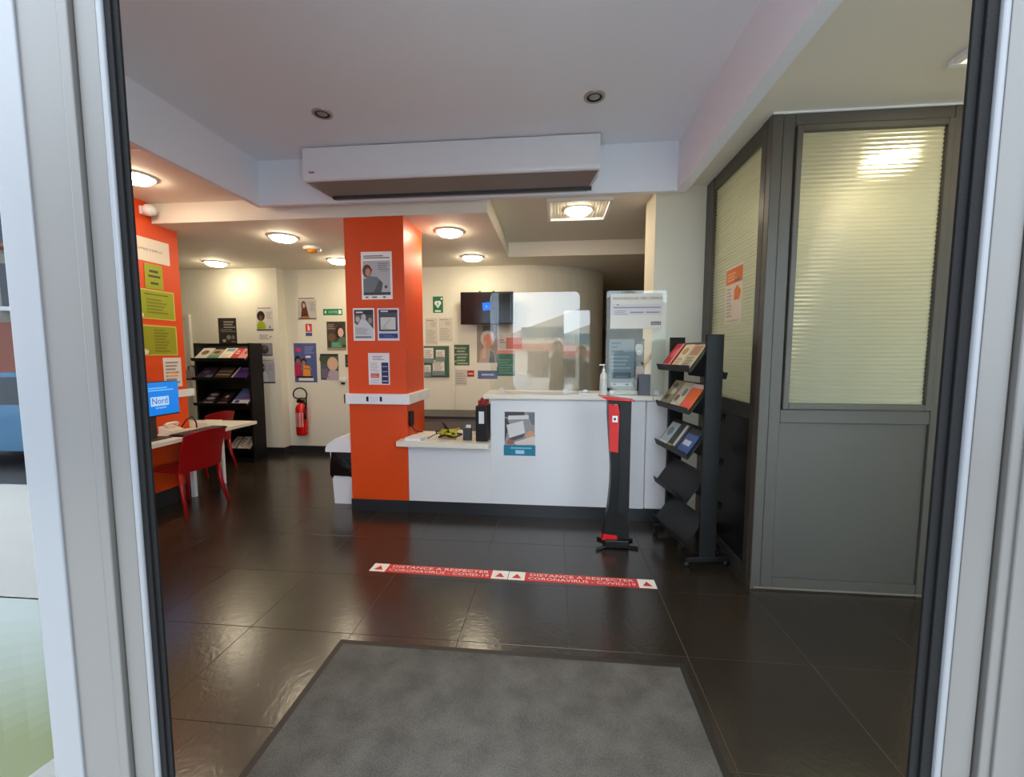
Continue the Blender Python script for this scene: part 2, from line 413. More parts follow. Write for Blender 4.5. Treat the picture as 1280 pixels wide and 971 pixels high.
# curved pale green film on the foot of the left window
fm = MB(); n = 20
c0 = lin((92, 100, 98)); c1 = lin((52, 60, 8))
for i in range(n):
    x0 = -2.2 + 1.207 * i / n; x1 = -2.2 + 1.207 * (i + 1) / n
    top = lambda x: 1.098 - 0.12 * ((x + 1.0) / 1.2) ** 2
    bot = lambda x: max(0.2, 0.713 + 0.75 * (x + 1.068))
    for k in range(16):
        t0, t1 = k / 16, (k + 1) / 16
        zz = bot(x0) + (top(x0) - bot(x0)) * 0.5 * (t0 + t1)
        f = max(0, min(1, (zz - 0.78) / 0.28))
        col = tuple(c1[z] * (1 - f) + c0[z] * f for z in range(3)) + (1,)
        P = lambda x, t: (x, FY - 0.006, bot(x) + (top(x) - bot(x)) * t)
        fm.face([P(x0, t0), P(x1, t0), P(x1, t1), P(x0, t1)], col)
fm.build('window_film', PRINT, w1)

# ------------------------------------------------------------------ entrance mat
r = thing('entrance_mat', 'dark grey fibre entrance mat set in the tiled floor at the doorway', 'mat', (-0.245, 1.43, 0))
MB().box(-0.885, 0.885, -0.56, 0.64, 0, 0.007, bev=0.002, seg=1).build('pile', 'mat_fibre', r)
q = MB()
for a in ((-0.915, 0.915, 0.64, 0.672), (-0.915, -0.885, -0.56, 0.64), (0.885, 0.915, -0.56, 0.64), (-0.915, 0.915, -0.59, -0.56)): q.box(a[0], a[1], a[2], a[3], 0, 0.005)
q.build('border', mat('mat_border', (34, 32, 30), 0.5), r)

# ------------------------------------------------------------------ orange pillar
PX0, PX1, PY0, PY1 = -2.005, -1.42, 3.95, 4.5
r = thing('pillar', 'square orange painted pillar rising to the ceiling beside the reception counter', 'pillar', ((PX0+PX1)/2, (PY0+PY1)/2, 0))
hx, hy = (PX1-PX0)/2, (PY1-PY0)/2
MB().box(-hx, hx, -hy, hy, 0.12, ZL + 0.004, bev=0.003).build('shaft', 'orange_paint', r)
MB().box(-hx-0.006, hx+0.006, -hy-0.006, hy+0.006, 0, 0.125, bev=0.002).build('skirting', 'dark_skirting', r)
# cable trunking round the pillar
r = thing('cable_trunking', 'white cable trunking with sockets wrapped round the orange pillar', 'trunking', (PX0, PY0, 1.085))
MB().box(-0.015, hx*2+0.045, -0.05, -0.001, 0, 0.10, bev=0.006).build('front_run', 'white_plastic', r)
MB().box(hx*2+0.001, hx*2+0.045, -0.001, hy*2+0.05, 0, 0.10, bev=0.006).build('side_run', 'white_plastic', r)
MB().box(-0.028, -0.015, -0.046, -0.003, 0.006, 0.094).build('end_cap', 'black_plastic', r)
for k, dx in enumerate((0.20, 0.335)):
    MB().box(dx, dx+0.022, -0.053, -0.049, 0.028, 0.075).build('socket', 'black_plastic', r)
MB().box(0.235, 0.325, -0.0525, -0.049, 0.026, 0.078).build('socket_plate', 'frame_white', r)
MB().box(hx*2+0.044, hx*2+0.048, 0.24, 0.34, 0.026, 0.078).build('socket_plate', 'frame_white', r)

# ------------------------------------------------------------------ reception counter
r = thing('reception_counter', 'white reception counter with a raised top and dark plinth', 'counter', (-0.2, 4.1, 0))
q = lambda *a, **k: MB().box(a[0]+0.2, a[1]+0.2, a[2]-4.1, a[3]-4.1, a[4], a[5], **k)
q(-1.415, -0.60, 3.95, 4.02, 0.125, 0.699).build('front_panel', 'white_laminate', r)
q(-0.60, 0.838, 3.948, 4.02, 0.125, 1.148, bev=0.002).build('front_panel', 'white_laminate', r)
q(-0.60, -0.56, 4.02, 4.34, 0.125, 1.148).build('side_panel', 'white_laminate', r)
q(-1.415, 0.88, 3.962, 4.0, 0.0, 0.127).build('plinth', 'dark_skirting', r)
r = thing('worktop', 'cream raised worktop running along the reception counter', 'worktop', (0.1, 4.1, 1.15))
MB().box(-0.76, 0.785, -0.22, 0.26, 0, 0.045, bev=0.006).build('main_slab', 'cream_top', r)
r = thing('counter_return', 'narrow white rounded end unit of the counter beside the leaflet rack', 'counter', (0.95, 3.97, 0))
MB().box(-0.062, 0.10, -0.09, 0.028, 1.150, 1.195, bev=0.006).build('slab', 'cream_top', r)
MB().box(-0.106, 0.11, -0.022, 0.025, 0.125, 1.148, bev=0.012).build('panel', 'white_laminate', r)
MB().box(-0.07, 0.09, -0.008, 0.024, 0, 0.124).build('plinth', 'dark_skirting', r)
led = MB().prism([(-1.48, 3.80), (-0.595, 3.775), (-0.595, 4.35), (-1.405, 4.35), (-1.405, 3.94), (-1.48, 3.94)], 0.700, 0.748, 'z')
tag(led.build('counter_ledge', 'cream_top'), 'cream low ledge of the counter next to the orange pillar', 'ledge')

# inner work desk behind the counter
r = thing('back_desk', 'grey work desk behind the low ledge of the counter', 'desk', (-1.2, 5.7, 0))
MB().box(-0.72, 0.62, -0.32, 0.32, 0.72, 0.75, bev=0.004).build('desk_top', 'dark_grey_plastic', r)
MB().box(-0.70, 0.60, -0.30, -0.28, 0.04, 0.72).build('front_panel', mat('grey_panel', (120, 116, 106), 0.5), r)
for sx in (-0.70, 0.58): MB().box(sx, sx+0.02, -0.28, 0.30, 0, 0.72).build('side_panel', 'grey_panel', r)

# ------------------------------------------------------------------ glazed partition
r = thing('office_partition', 'dark grey metal office partition with reeded glass over solid panels', 'partition', (1.32, 2.86, 0))
fr = MB()
PT = 3.04; GW0, GW1, GZ0, GZ1 = 0.18, 0.975, 1.265, 2.92
def bar(a, b, c, d, e, f): fr.box(a, b, c, d, e, f, bev=0.003, seg=1)
bar(0.0, 0.062, 0.0, 0.062, 0, PT)                    # corner post
bar(0.064, 0.135, 0.004, 0.06, 0, PT); bar(1.02, 1.10, 0.0, 0.06, 0, PT)
bar(0.135, 1.02, 0.004, 0.06, 2.965, PT); bar(0.135, 1.02, 0.004, 0.06, 1.13, 1.215); bar(0.135, 1.02, 0.004, 0.06, 0, 0.082)
fr.build('frame', 'grey_metal', r)
gb = MB()
for a in ((0.14, 0.176, 1.22, 2.96), (0.98, 1.016, 1.22, 2.96)): gb.box(a[0], a[1], -0.012, 0.03, a[2], a[3], bev=0.004, seg=1)
for a in ((1.22, 1.258), (2.922, 2.96)): gb.box(0.176, 0.98, -0.012, 0.03, a[0], a[1], bev=0.004, seg=1)
gb.build('glazing_bead', 'grey_metal', r)
MB().box(0.135, 1.02, 0.022, 0.05, 0.082, 1.13).build('lower_panel', 'grey_metal', r)
MB().box(0.02, 1.09, -0.004, 0.0, 0.012, 0.022).build('floor_trim', mat('floor_trim', (120, 112, 98), 0.5), r)
MB().box(-0.002, 1.10, -0.006, 0.012, PT - 0.008, PT + 0.004).build('head_trim', 'white_plastic', r)
def reeded(u0, u1, z0, z1, pitch, amp):
    n = int((z1 - z0) / pitch); mb = MB(); vs = []; fs = []
    K = 6
    for i in range(n * K + 1):
        z = z0 + (z1 - z0) * i / (n * K); t = (i % K) / K
        d = amp * math.sin(PI * t) if i % K else 0
        vs += [(u0, -d, z), (u1, -d, z)]
        if i: fs.append((2*i-2, 2*i-1, 2*i+1, 2*i))
    return mb.mesh(vs, fs, None, True)
g = reeded(0.170, 0.985, 1.25, 2.93, 0.0255, 0.008).build('reeded_pane', REED, r); g.location = (0, 0.022, 0)
# side run, along the rack
fr = MB()
bar(0.0, 0.06, 0.064, 0.135, 0, PT); bar(0.0, 0.06, 0.955, 1.13, 0, PT)
bar(0.004, 0.06, 0.135, 0.955, 2.93, PT); bar(0.004, 0.06, 0.135, 0.955, 1.13, 1.235); bar(0.004, 0.06, 0.135, 0.955, 0, 0.10)
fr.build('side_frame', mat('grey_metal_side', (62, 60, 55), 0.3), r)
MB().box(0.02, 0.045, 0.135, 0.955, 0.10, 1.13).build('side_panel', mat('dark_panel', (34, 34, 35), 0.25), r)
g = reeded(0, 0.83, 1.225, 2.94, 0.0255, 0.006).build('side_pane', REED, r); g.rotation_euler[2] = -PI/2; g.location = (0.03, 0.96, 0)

# ------------------------------------------------------------------ ceiling lamps
def lamp(label, x, y, z, rad=0.125, square=False, glow='lamp_glow'):
    r = thing('ceiling_light', label, 'lamp', (x, y, z), 0, 'round ceiling lights')
    if square:
        q = MB()
        for a in ((-0.315, 0.315, -0.31, -0.275), (-0.315, 0.315, 0.275, 0.31), (-0.315, -0.28, -0.275, 0.275), (0.28, 0.315, -0.275, 0.275)):
            q.box(a[0], a[1], a[2], a[3], -0.035, 0, bev=0.004, seg=1)
        q.build('square_frame', 'white_plastic', r)
        for k in range(18):
            MB().box(-0.275 + k*0.0306, -0.275 + k*0.0306 + 0.022, -0.272, 0.272, -0.012, -0.001).build('slat', 'ceiling_paint', r)
    z0 = -0.012 if square else 0
    MB().lathe([(rad+0.03, z0), (rad+0.026, z0-0.012), (rad, z0-0.014), (rad, z0-0.004)], 28).build('ring', 'white_plastic', r)
    MB().lathe([(rad, z0-0.010), (rad*0.97, z0-0.028), (rad*0.8, z0-0.044), (rad*0.45, z0-0.054), (0.0001, z0-0.057)], 28).build('diffuser', glow, r)
    return r
lamp('lit round ceiling light above the computer desk', -3.49, 3.32, ZU)
lamp('lit round ceiling light between the orange wall and the orange pillar', -2.98, 4.5, ZL)
lamp('lit round ceiling light above the magazine rack by the back wall', -4.78, 5.66, ZL)
lamp('lit round ceiling light above the fire extinguisher side of the back wall', -2.97, 5.68, ZL)
lamp('lit round ceiling light just right of the orange pillar', -1.11, 4.48, ZL)
lamp('lit round ceiling light above the wall mounted television', -1.10, 5.68, ZL)
lamp('lit round ceiling light in a square white frame above the counter', 0.23, 4.48, ZU, 0.125, True)
lamp('lit round ceiling light in a square white frame in front of the glazed office', 2.275, 2.16, ZU, 0.125, True)
lamp('added unseen round ceiling light near the shop window over the desk', -3.49, 1.9, ZU)  # extra lamp added out of view to light the window end
lamp('lit round ceiling light inside the glazed office behind reeded glass', 2.45, 3.62, ZU, 0.15, False, 'office_glow')
# unlit spotlights in the recess
for lab, x, y in (('unlit recessed spotlight near the left end of the air curtain', -1.724, 3.13), ('unlit recessed spotlight near the right end of the air curtain', 0.261, 3.12)):
    r = thing('spotlight', lab, 'spotlight', (x, y, ZR), 0, 'unlit spotlights')
    MB().lathe([(0.075, 0), (0.073, -0.008), (0.056, -0.010), (0.052, -0.002)], 28).build('rim', 'brushed_steel', r)
    MB().lathe([(0.054, -0.006), (0.040, -0.0085), (0.0355, -0.004)], 28).build('baffle', 'black_plastic', r)
    MB().lathe([(0.036, -0.003), (0.02, -0.010), (0.0001, -0.012)], 20).build('bulb', 'brushed_steel', r)
# smoke detector
r = thing('smoke_detector', 'white smoke detector with an amber base on the lower ceiling', 'detector', (-2.94, 4.99, ZL))
MB().lathe([(0.10, 0), (0.10, -0.022), (0.085, -0.032)], 24).build('housing', 'white_plastic', r)
MB().lathe([(0.07, -0.030), (0.055, -0.062), (0.0001, -0.066)], 24).build('amber_dome', 'amber', r)
# motion sensor
r = thing('motion_sensor', 'white round motion sensor high on the orange wall', 'sensor', (-3.978, 3.84, 2.95))
MB().box(0, 0.03, -0.04, 0.04, -0.04, 0.04, bev=0.008).build('bracket', 'white_plastic', r)
MB().lathe([(0.0001, 0.062), (0.035, 0.05), (0.058, 0.02), (0.06, -0.01), (0.045, -0.04), (0.0001, -0.055)], 20, Matrix.Translation((0.075, 0, -0.0))).build('dome', 'white_plastic', r)

# ------------------------------------------------------------------ air curtain
r = thing('air_curtain', 'long white air curtain unit mounted across the entrance ceiling recess', 'air conditioner', (-0.912, 3.81, 2.95))
W = 1.267
pr = [(-0.002, 0.385), (-0.21, 0.385), (-0.21, 0.155)] + [(-0.18 - 0.03*math.cos(a), 0.155 - 0.04*math.sin(a)) for a in (0.4, 0.8, 1.2, PI/2)] + [(-0.002, 0.115)]
fixn(MB().prism(pr, -W, W, 'x').build('casing', 'ac_white', r))
vs = [(-W+0.01, -0.178, 0.114), (W-0.01, -0.178, 0.114), (W-0.09, -0.05, 0.012), (-W+0.19, -0.05, 0.012), (-W+0.01, -0.004, 0.114), (W-0.01, -0.004, 0.114), (W-0.09, -0.004, 0.012), (-W+0.19, -0.004, 0.012)]
MB().mesh(vs, [(0,1,2,3), (1,5,6,2), (4,0,3,7), (3,2,6,7)]).build('outlet', 'brushed_steel', r)
MB().box(-W+0.19, W-0.055, -0.075, -0.045, 0.004, 0.03, bev=0.002).build('outlet_slot', 'dark_grey_plastic', r)
bd = MB().box(-W+0.055, -W+0.105, -0.2125, -0.209, 0.175, 0.188).build('badge', mat('badge', (150, 110, 112), 0.4), r)

# ------------------------------------------------------------------ display rack on the right
RM = math.radians(9.6)
r = thing('display_rack', 'black double-sided leaflet rack with sloping trays beside the partition', 'rack', (1.082, 3.425, 0), RM)
Lr = 0.29
for sy in (-1, 1):
    y0 = sy * Lr
    MB().box(-0.063, 0.063, y0 - 0.014, y0 + 0.014, 0.07, 1.71, bev=0.004).build('end_panel', 'black_metal', r)
    f = MB(); f.box(-0.16, 0.17, y0 - 0.022, y0 + 0.022, 0.045, 0.085, bev=0.006); f.build('foot', 'black_metal', r)
    for sx in (-0.145, 0.155):
        c = MB(); c.lathe([(0.0001, -0.011), (0.021, -0.011), (0.022, 0), (0.021, 0.011), (0.0001, 0.011)], 14, Matrix.Translation((sx, y0, 0.022)) @ Matrix.Rotation(PI/2, 4, 'X'))
        c.box(sx - 0.008, sx + 0.008, y0 - 0.008, y0 + 0.008, 0.03, 0.05); c.build('caster', 'black_plastic', r)
TRZ = (1.49, 1.185, 0.855, 0.525, 0.195)
def tray(side):
    prof = [(0.0, 0.205), (-0.150, 0.0), (-0.168, 0.035), (-0.176, 0.033), (-0.158, -0.014), (-0.148, -0.014), (0.004, 0.195)]
    prof = [(a * (side if side > 0 else -0.62), b) for a, b in prof]
    return MB().prism(prof, -Lr + 0.016, Lr - 0.016, 'y')
t0 = None
for side in (1, -1):
    for z in TRZ:
        t = fixn(tray(side).build('tray', 'black_metal', r)); t.location = (-0.008 * side, 0, z - 0.035 if side > 0 else z - 0.085)
def leaflet(name, label, parent_xyz, w, h, bg, shapes, rot, group):
    """flat leaflet lying on a sloping tray: rot is the full matrix"""
    mb = MB(); mb.box(-w/2, w/2, -0.006, 0, 0, h, lin(bg)); draw(mb, shapes, w, h, -0.006)
    o = mb.build(name, PRINT); o.matrix_world = rot
    return tag(o, label, 'magazine', group)
def rack_m(y, z, lift=0.0, tilt=0):
    base = Matrix.Translation((1.082, 3.425, 0)) @ Matrix.Rotation(RM, 4, 'Z') @ Matrix.Translation((-0.1545, y, z - 0.030)) @ Matrix.Rotation(-PI/2, 4, 'Z')
    return base @ Matrix.Rotation(-math.radians(36.2), 4, 'X') @ Matrix.Rotation(tilt, 4, 'Y') @ Matrix.Translation((0, -0.002 - lift, 0.004))
G = 'magazines on the black rack by the partition'
def mag(y, z, w, h, bg, sh, label, lift=0, tilt=0): leaflet('magazine', label, None, w, h, bg, sh, rack_m(y, z, lift, tilt), G)
mag(0.17, 1.49, 0.15, 0.23, (196, 30, 44), [('r',0.0,0,1,0.12,(230,220,215)), ('e',0.5,0.6,0.25,0.2,(226,90,96)), ('r',0.78,0.1,0.86,1,(240,236,230))], 'red covered magazine on the top tray of the rack by the partition')
mag(0.0, 1.49, 0.14, 0.22, (224, 212, 176), [('lines',0.1,0.1,0.9,0.45,5,(150,130,80)), ('e',0.5,0.7,0.3,0.15,(176,150,70))], 'cream covered magazine beside the red one on the top tray')
mag(-0.16, 1.49, 0.155, 0.215, (196, 186, 150), [('r',0.1,0.55,0.9,0.95,(176,120,84)), ('lines',0.1,0.1,0.9,0.5,6,(110,100,80))], 'tan and cream magazine at the near end of the top tray')
mag(0.17, 1.185, 0.15, 0.235, (150, 148, 116), [('e',0.3,0.3,0.25,0.12,(92,84,62)), ('e',0.65,0.55,0.25,0.12,(214,206,180)), ('e',0.4,0.8,0.3,0.1,(84,74,56))], 'olive patterned magazine on the second tray of the rack by the partition')
mag(0.0, 1.185, 0.15, 0.23, (196, 192, 172), [('e',0.3,0.35,0.22,0.14,(110,90,64)), ('e',0.7,0.6,0.2,0.16,(120,132,120)), ('r',0.05,0.05,0.6,0.14,(228,224,210))], 'pale photo magazine in the middle of the second tray')
mag(-0.165, 1.185, 0.15, 0.225, (234, 108, 40), [('e',0.5,0.25,0.3,0.15,(240,90,100)), ('r',0,0.85,1,1,(214,210,206))], 'orange magazine at the near end of the second tray')
mag(0.18, 0.855, 0.14, 0.21, (176, 190, 190), [('e',0.5,0.6,0.3,0.2,(110,130,140)), ('r',0,0,1,0.15,(220,226,222))], 'pale blue magazine on the third tray of the rack by the partition')
mag(0.02, 0.855, 0.15, 0.23, (52, 54, 54), [('r',0.55,0.1,0.8,0.95,(206,210,208)), ('r',0,0,0.5,0.13,(196,176,60))], 'black and white magazine with a yellow corner on the third tray')
mag(-0.155, 0.855, 0.16, 0.22, (58, 92, 150), [('r',0.15,0.3,0.8,0.5,(200,210,224)), ('r',0,0.75,1,1,(28,32,40))], 'blue magazine at the near end of the third tray')

# ------------------------------------------------------------------ hand gel dispenser post
r = thing('gel_dispenser', 'black and red floor-standing hand gel dispenser in front of the counter', 'dispenser', (0.515, 3.42, 0))
# side outline: flowing left edge
def col_outline():
    L = [(-0.115, 0.075), (-0.092, 0.20), (-0.070, 0.36), (-0.058, 0.52), (-0.056, 0.66), (-0.066, 0.80), (-0.080, 0.98), (-0.088, 1.10), (-0.090, 1.205)]
    Rr = [(0.092, 1.205), (0.088, 0.9), (0.080, 0.5), (0.084, 0.2), (0.10, 0.075)]
    return L + Rr
fixn(MB().prism(col_outline(), -0.05, 0.05, 'y').build('post', 'black_plastic', r))
MB().prism([(-0.072, 0.80), (-0.006, 0.79), (0.0, 1.12), (-0.012, 1.175), (-0.086, 1.18), (-0.078, 0.98)], -0.054, -0.049, 'y').build('red_panel', 'red_gloss', r)
MB().box(0.002, 0.09, -0.056, -0.049, 0.30, 1.20, bev=0.002).build('cover', mat('cover_black', (18, 20, 22), 0.45, spec=0.35), r)
MB().prism([(-0.165, 1.243), (0.11, 1.212), (0.11, 1.204), (-0.10, 1.214)], -0.09, 0.07, 'y').build('drip_tray', 'red_gloss', r)
MB().box(-0.055, -0.015, -0.058, -0.053, 1.035, 1.085).build('sensor_plate', 'white_plastic', r)
MB().box(-0.045, -0.028, -0.0595, -0.0575, 1.05, 1.07).build('sensor', 'black_plastic', r)
MB().tube([(-0.06, -0.056, 1.165), (-0.03, -0.062, 1.178), (-0.002, -0.058, 1.168), (-0.004, -0.056, 1.14)], 0.004, 6).build('nozzle', 'chrome', r)
MB().prism([(-0.12, 0.068), (0.0, 0.075), (0.0, 0.11), (-0.105, 0.12)], -0.055, 0.054, 'y').build('red_base_band', 'red_gloss', r)
MB().box(-0.10, 0.095, -0.07, 0.07, 0.006, 0.076, bev=0.01).build('base', 'black_plastic', r)
MB().tube([(-0.165, -0.10, 0.012), (0.0, 0.0, 0.014), (0.17, -0.05, 0.012)], 0.011, 8).build('foot_bar', 'black_metal', r)
MB().tube([(-0.14, 0.11, 0.012), (0.0, 0.0, 0.014), (0.15, 0.11, 0.012)], 0.011, 8).build('foot_bar', 'black_metal', r)

# ------------------------------------------------------------------ floor strips
for k, (lab, x0) in enumerate((('red floor strip about keeping distance with white triangle ends, pillar end', -1.33), ('red floor strip about keeping distance with white triangle ends, rack end', -0.312))):
    Wd, Hd = 1.014, 0.112
    mb = MB(); c = lin((214, 44, 44)); mb.box(-Wd/2, Wd/2, -0.001, 0, 0, Hd, c)
    sh = [('r', 0, 0, 0.115, 1, (244, 240, 230)), ('r', 0.885, 0, 1, 1, (244, 240, 230)),
          ('p', [(0.025, 0.22), (0.092, 0.22), (0.058, 0.74)], (206, 40, 36)), ('p', [(0.91, 0.22), (0.977, 0.22), (0.943, 0.74)], (206, 40, 36)),
          ('t', 'DISTANCE A RESPECTER', 0.15, 0.57, 0.86, 0.86, (250, 244, 236)), ('t', 'CORONAVIRUS - COVID-19', 0.14, 0.14, 0.865, 0.43, (250, 244, 236))]
    draw(mb, sh, Wd, Hd, -0.001)
    o = mb.build('floor_sticker', PRINT); o.rotation_euler = (-PI/2, 0, math.radians(-1.0)); o.location = (x0 + Wd/2, 2.823 - 0.018*k, 0.0)
    o.rotation_euler = (Matrix.Rotation(math.radians(-1.0), 4, 'Z') @ Matrix.Rotation(-PI/2, 4, 'X')).to_euler()
    tag(o, lab, 'floor sticker', 'distance strips on the floor')

# ------------------------------------------------------------------ posters on the pillar
W_ = (244, 242, 238)
sheet('poster', 'large poster of a woman in a grey jacket on the orange pillar', 'poster', -1.689, PY0 - 0.001, 2.09, 0.304, 0.446, W_,
  [('r',0.06,0.09,0.94,0.81,(186,184,188)), ('lines',0.08,0.86,0.92,0.94,2,(96,92,100)), ('r',0.06,0.09,0.94,0.15,(70,68,70)),
   ('p',[(0.06,0.15),(0.64,0.15),(0.70,0.34),(0.52,0.47),(0.30,0.49),(0.06,0.42)],(112,124,130)), ('p',[(0.40,0.15),(0.64,0.15),(0.70,0.34),(0.58,0.42)],(84,88,92)),
   ('e',0.19,0.60,0.15,0.135,(92,62,46)), ('e',0.22,0.57,0.085,0.085,(190,144,118)), ('e',0.34,0.62,0.03,0.03,(196,40,66)),
   ('lines',0.54,0.62,0.9,0.78,4,(140,138,146)), ('r',0.60,0.585,0.9,0.592,(90,80,90)), ('e',0.80,0.26,0.05,0.035,(90,80,100)),
   ('r',0.12,0.03,0.22,0.06,(110,110,110)), ('r',0.34,0.03,0.50,0.06,(120,116,112)), ('r',0.70,0.03,0.78,0.06,(60,40,110))])
sheet('poster', 'poster with diagonal black and white photos on the orange pillar', 'poster', -1.83, PY0 - 0.001, 1.698, 0.213, 0.31, W_,
  [('r',0.05,0.04,0.95,0.95,(206,208,212)), ('r',0.05,0.80,0.95,0.95,(44,52,54)), ('r',0.14,0.85,0.46,0.895,(220,220,220)),
   ('p',[(0.05,0.55),(0.2,0.48),(0.5,0.80),(0.05,0.80)],(96,98,98)), ('p',[(0.5,0.72),(0.95,0.36),(0.95,0.80),(0.58,0.80)],(74,78,80)), ('e',0.22,0.66,0.1,0.09,(200,176,164)), ('e',0.5,0.72,0.11,0.10,(190,184,180)), ('e',0.80,0.62,0.1,0.09,(150,146,144)),
   ('lines',0.1,0.2,0.75,0.42,5,(160,162,168)), ('r',0.1,0.09,0.85,0.13,(90,90,96))])
sheet('poster', 'poster of a tablet screen with a blue footer on the orange pillar', 'poster', -1.587, PY0 - 0.001, 1.698, 0.216, 0.308, (226,214,220),
  [('r',0.07,0.07,0.93,0.95,(74,76,90)), ('r',0.07,0.86,0.93,0.95,(40,42,52)), ('r',0.16,0.88,0.5,0.925,(206,206,212)), ('r',0.13,0.30,0.86,0.74,(36,42,64)), ('r',0.15,0.34,0.84,0.72,(206,206,202)),
   ('p',[(0.3,0.42),(0.62,0.66),(0.60,0.68),(0.28,0.44)],(168,170,168)), ('lines',0.2,0.36,0.5,0.46,2,(170,170,168)), ('r',0.07,0.22,0.93,0.29,(206,204,210)), ('r',0.07,0.08,0.93,0.22,(40,66,136)), ('lines',0.3,0.11,0.8,0.19,2,(96,100,160))])
sheet('poster', 'leaflet with a red box and a dark blue column on the orange pillar', 'poster', -1.69, PY0 - 0.001, 1.272, 0.213, 0.307, (228,222,222),
  [('lines',0.2,0.78,0.75,0.93,3,(150,150,160)), ('lines',0.1,0.42,0.5,0.72,6,(190,186,190)), ('r',0.1,0.22,0.5,0.36,(206,84,74)), ('lines',0.14,0.25,0.46,0.34,2,(232,150,140)), ('r',0.62,0.03,0.94,0.70,(34,34,80)), ('r',0.66,0.10,0.9,0.13,(190,196,220)), ('r',0.66,0.25,0.9,0.28,(190,196,220)), ('r',0.66,0.40,0.9,0.43,(150,156,200)), ('r',0.66,0.56,0.9,0.59,(150,156,200)), ('lines',0.1,0.05,0.5,0.18,4,(200,196,200))])

# ------------------------------------------------------------------ posters on the back wall
YB, YC = 6.1 - 0.001, 6.27 - 0.001
sheet('poster', 'poster of a person with an afro in a lime green top on the back wall', 'poster', -4.40, YB, 1.90, 0.27, 0.40, (222,216,206),
  [('r',0.0,0.10,1,0.84,(206,202,196)), ('lines',0.1,0.88,0.9,0.94,1,(150,90,80)), ('e',0.28,0.60,0.24,0.19,(34,26,22)), ('e',0.28,0.52,0.11,0.11,(110,70,50)), ('p',[(0.02,0.12),(0.55,0.12),(0.52,0.30),(0.36,0.42),(0.2,0.42),(0.04,0.30)],(150,170,30)), ('lines',0.62,0.5,0.95,0.78,4,(170,166,164)), ('r',0,0.05,1,0.10,(50,50,52)), ('e',0.8,0.18,0.04,0.05,(90,90,90))])
sheet('paper', 'small printed paper under the afro poster on the back wall', 'paper', -4.40, YB, 1.77, 0.24, 0.11, (222,218,206), [('lines',0.1,0.2,0.8,0.9,3,(150,146,140)), ('e',0.85,0.5,0.05,0.14,(110,110,110))])
sheet('photo', 'small dark photograph between two posters on the back wall', 'photo', -4.415, YB, 1.535, 0.24, 0.195, (140,140,146), [('e',0.45,0.5,0.28,0.35,(56,52,54)), ('e',0.5,0.62,0.14,0.18,(110,92,86)), ('r',0,0,1,0.12,(96,96,100))])
sheet('poster', 'poster of a seated dark haired woman in white on the back wall', 'poster', -4.41, YB, 1.115, 0.275, 0.385, (196,192,196),
  [('r',0.0,0.0,1,0.84,(172,172,184)), ('lines',0.1,0.88,0.9,0.95,1,(140,130,130)), ('r',0,0.0,1,0.05,(60,58,66)), ('p',[(0.1,0.06),(0.6,0.06),(0.56,0.36),(0.42,0.48),(0.2,0.44)],(206,206,216)), ('e',0.30,0.62,0.12,0.16,(36,28,30)), ('e',0.36,0.62,0.07,0.08,(170,130,116)), ('r',0.2,0.44,0.34,0.60,(36,28,30)), ('lines',0.66,0.5,0.95,0.78,4,(150,150,164))])
sheet('poster', 'black chalkboard style poster above the magazine rack', 'poster', -5.02, YB, 1.72, 0.30, 0.395, (44,42,38),
  [('lines',0.3,0.62,0.95,0.92,3,(150,146,136)), ('lines',0.12,0.46,0.95,0.60,2,(120,116,108)), ('e',0.55,0.25,0.12,0.09,(130,126,118)), ('e',0.8,0.25,0.1,0.08,(110,108,100)), ('e',0.30,0.12,0.1,0.06,(170,168,160)), ('r',0.7,0.06,0.95,0.10,(130,126,116))])
sheet('poster', 'poster of a long haired girl in a dark red dress on the back wall', 'poster', -3.813, YC, 2.08, 0.30, 0.37, (226,218,206),
  [('r',0.0,0.10,1,0.84,(196,190,184)), ('lines',0.05,0.89,0.92,0.97,1,(110,92,86)), ('p',[(0.14,0.10),(0.60,0.10),(0.46,0.62),(0.24,0.62)],(92,44,36)), ('e',0.32,0.62,0.13,0.19,(90,48,34)), ('e',0.33,0.62,0.07,0.10,(206,160,140)), ('r',0.12,0.10,0.62,0.17,(176,120,50)), ('lines',0.66,0.4,0.95,0.78,5,(160,158,160)), ('r',0,0.05,1,0.10,(80,70,62))])
sheet('safety_sign', 'small red and white fire extinguisher sign on the back wall', 'sign', -3.80, YC, 1.83, 0.125, 0.21, (230,222,214),
  [('r',0.08,0.35,0.92,0.95,(206,60,52)), ('r',0.38,0.45,0.52,0.88,(246,240,236)), ('r',0.56,0.45,0.66,0.75,(246,240,236)), ('r',0.08,0.05,0.92,0.30,(70,80,140))])
sheet('exit_sign', 'green emergency exit sign on the back wall', 'sign', -3.40, YC, 2.158, 0.31, 0.096, (26,128,84),
  [('t','SORTIE',0.28,0.3,0.74,0.7,(190,226,206)), ('p',[(0.06,0.5),(0.16,0.2),(0.16,0.8)],(236,246,240)), ('r',0.80,0.2,0.95,0.8,(236,246,240))])
sheet('poster', 'dark poster of a woman with a green caption box on the back wall', 'poster', -3.354, YC, 1.62, 0.305, 0.44, (74,62,52),
  [('r',0,0.86,1,1,(60,52,46)), ('lines',0.05,0.74,0.45,0.95,3,(150,130,120)), ('e',0.70,0.62,0.24,0.24,(46,32,26)), ('e',0.74,0.62,0.15,0.16,(216,180,168)), ('e',0.25,0.45,0.2,0.14,(112,88,70)), ('p',[(0.45,0.2),(1,0.2),(1,0.46),(0.7,0.48)],(92,110,92)), ('r',0.22,0.10,0.80,0.30,(70,140,104)), ('lines',0.26,0.13,0.74,0.27,3,(120,180,150)), ('r',0,0,1,0.09,(150,140,120))])
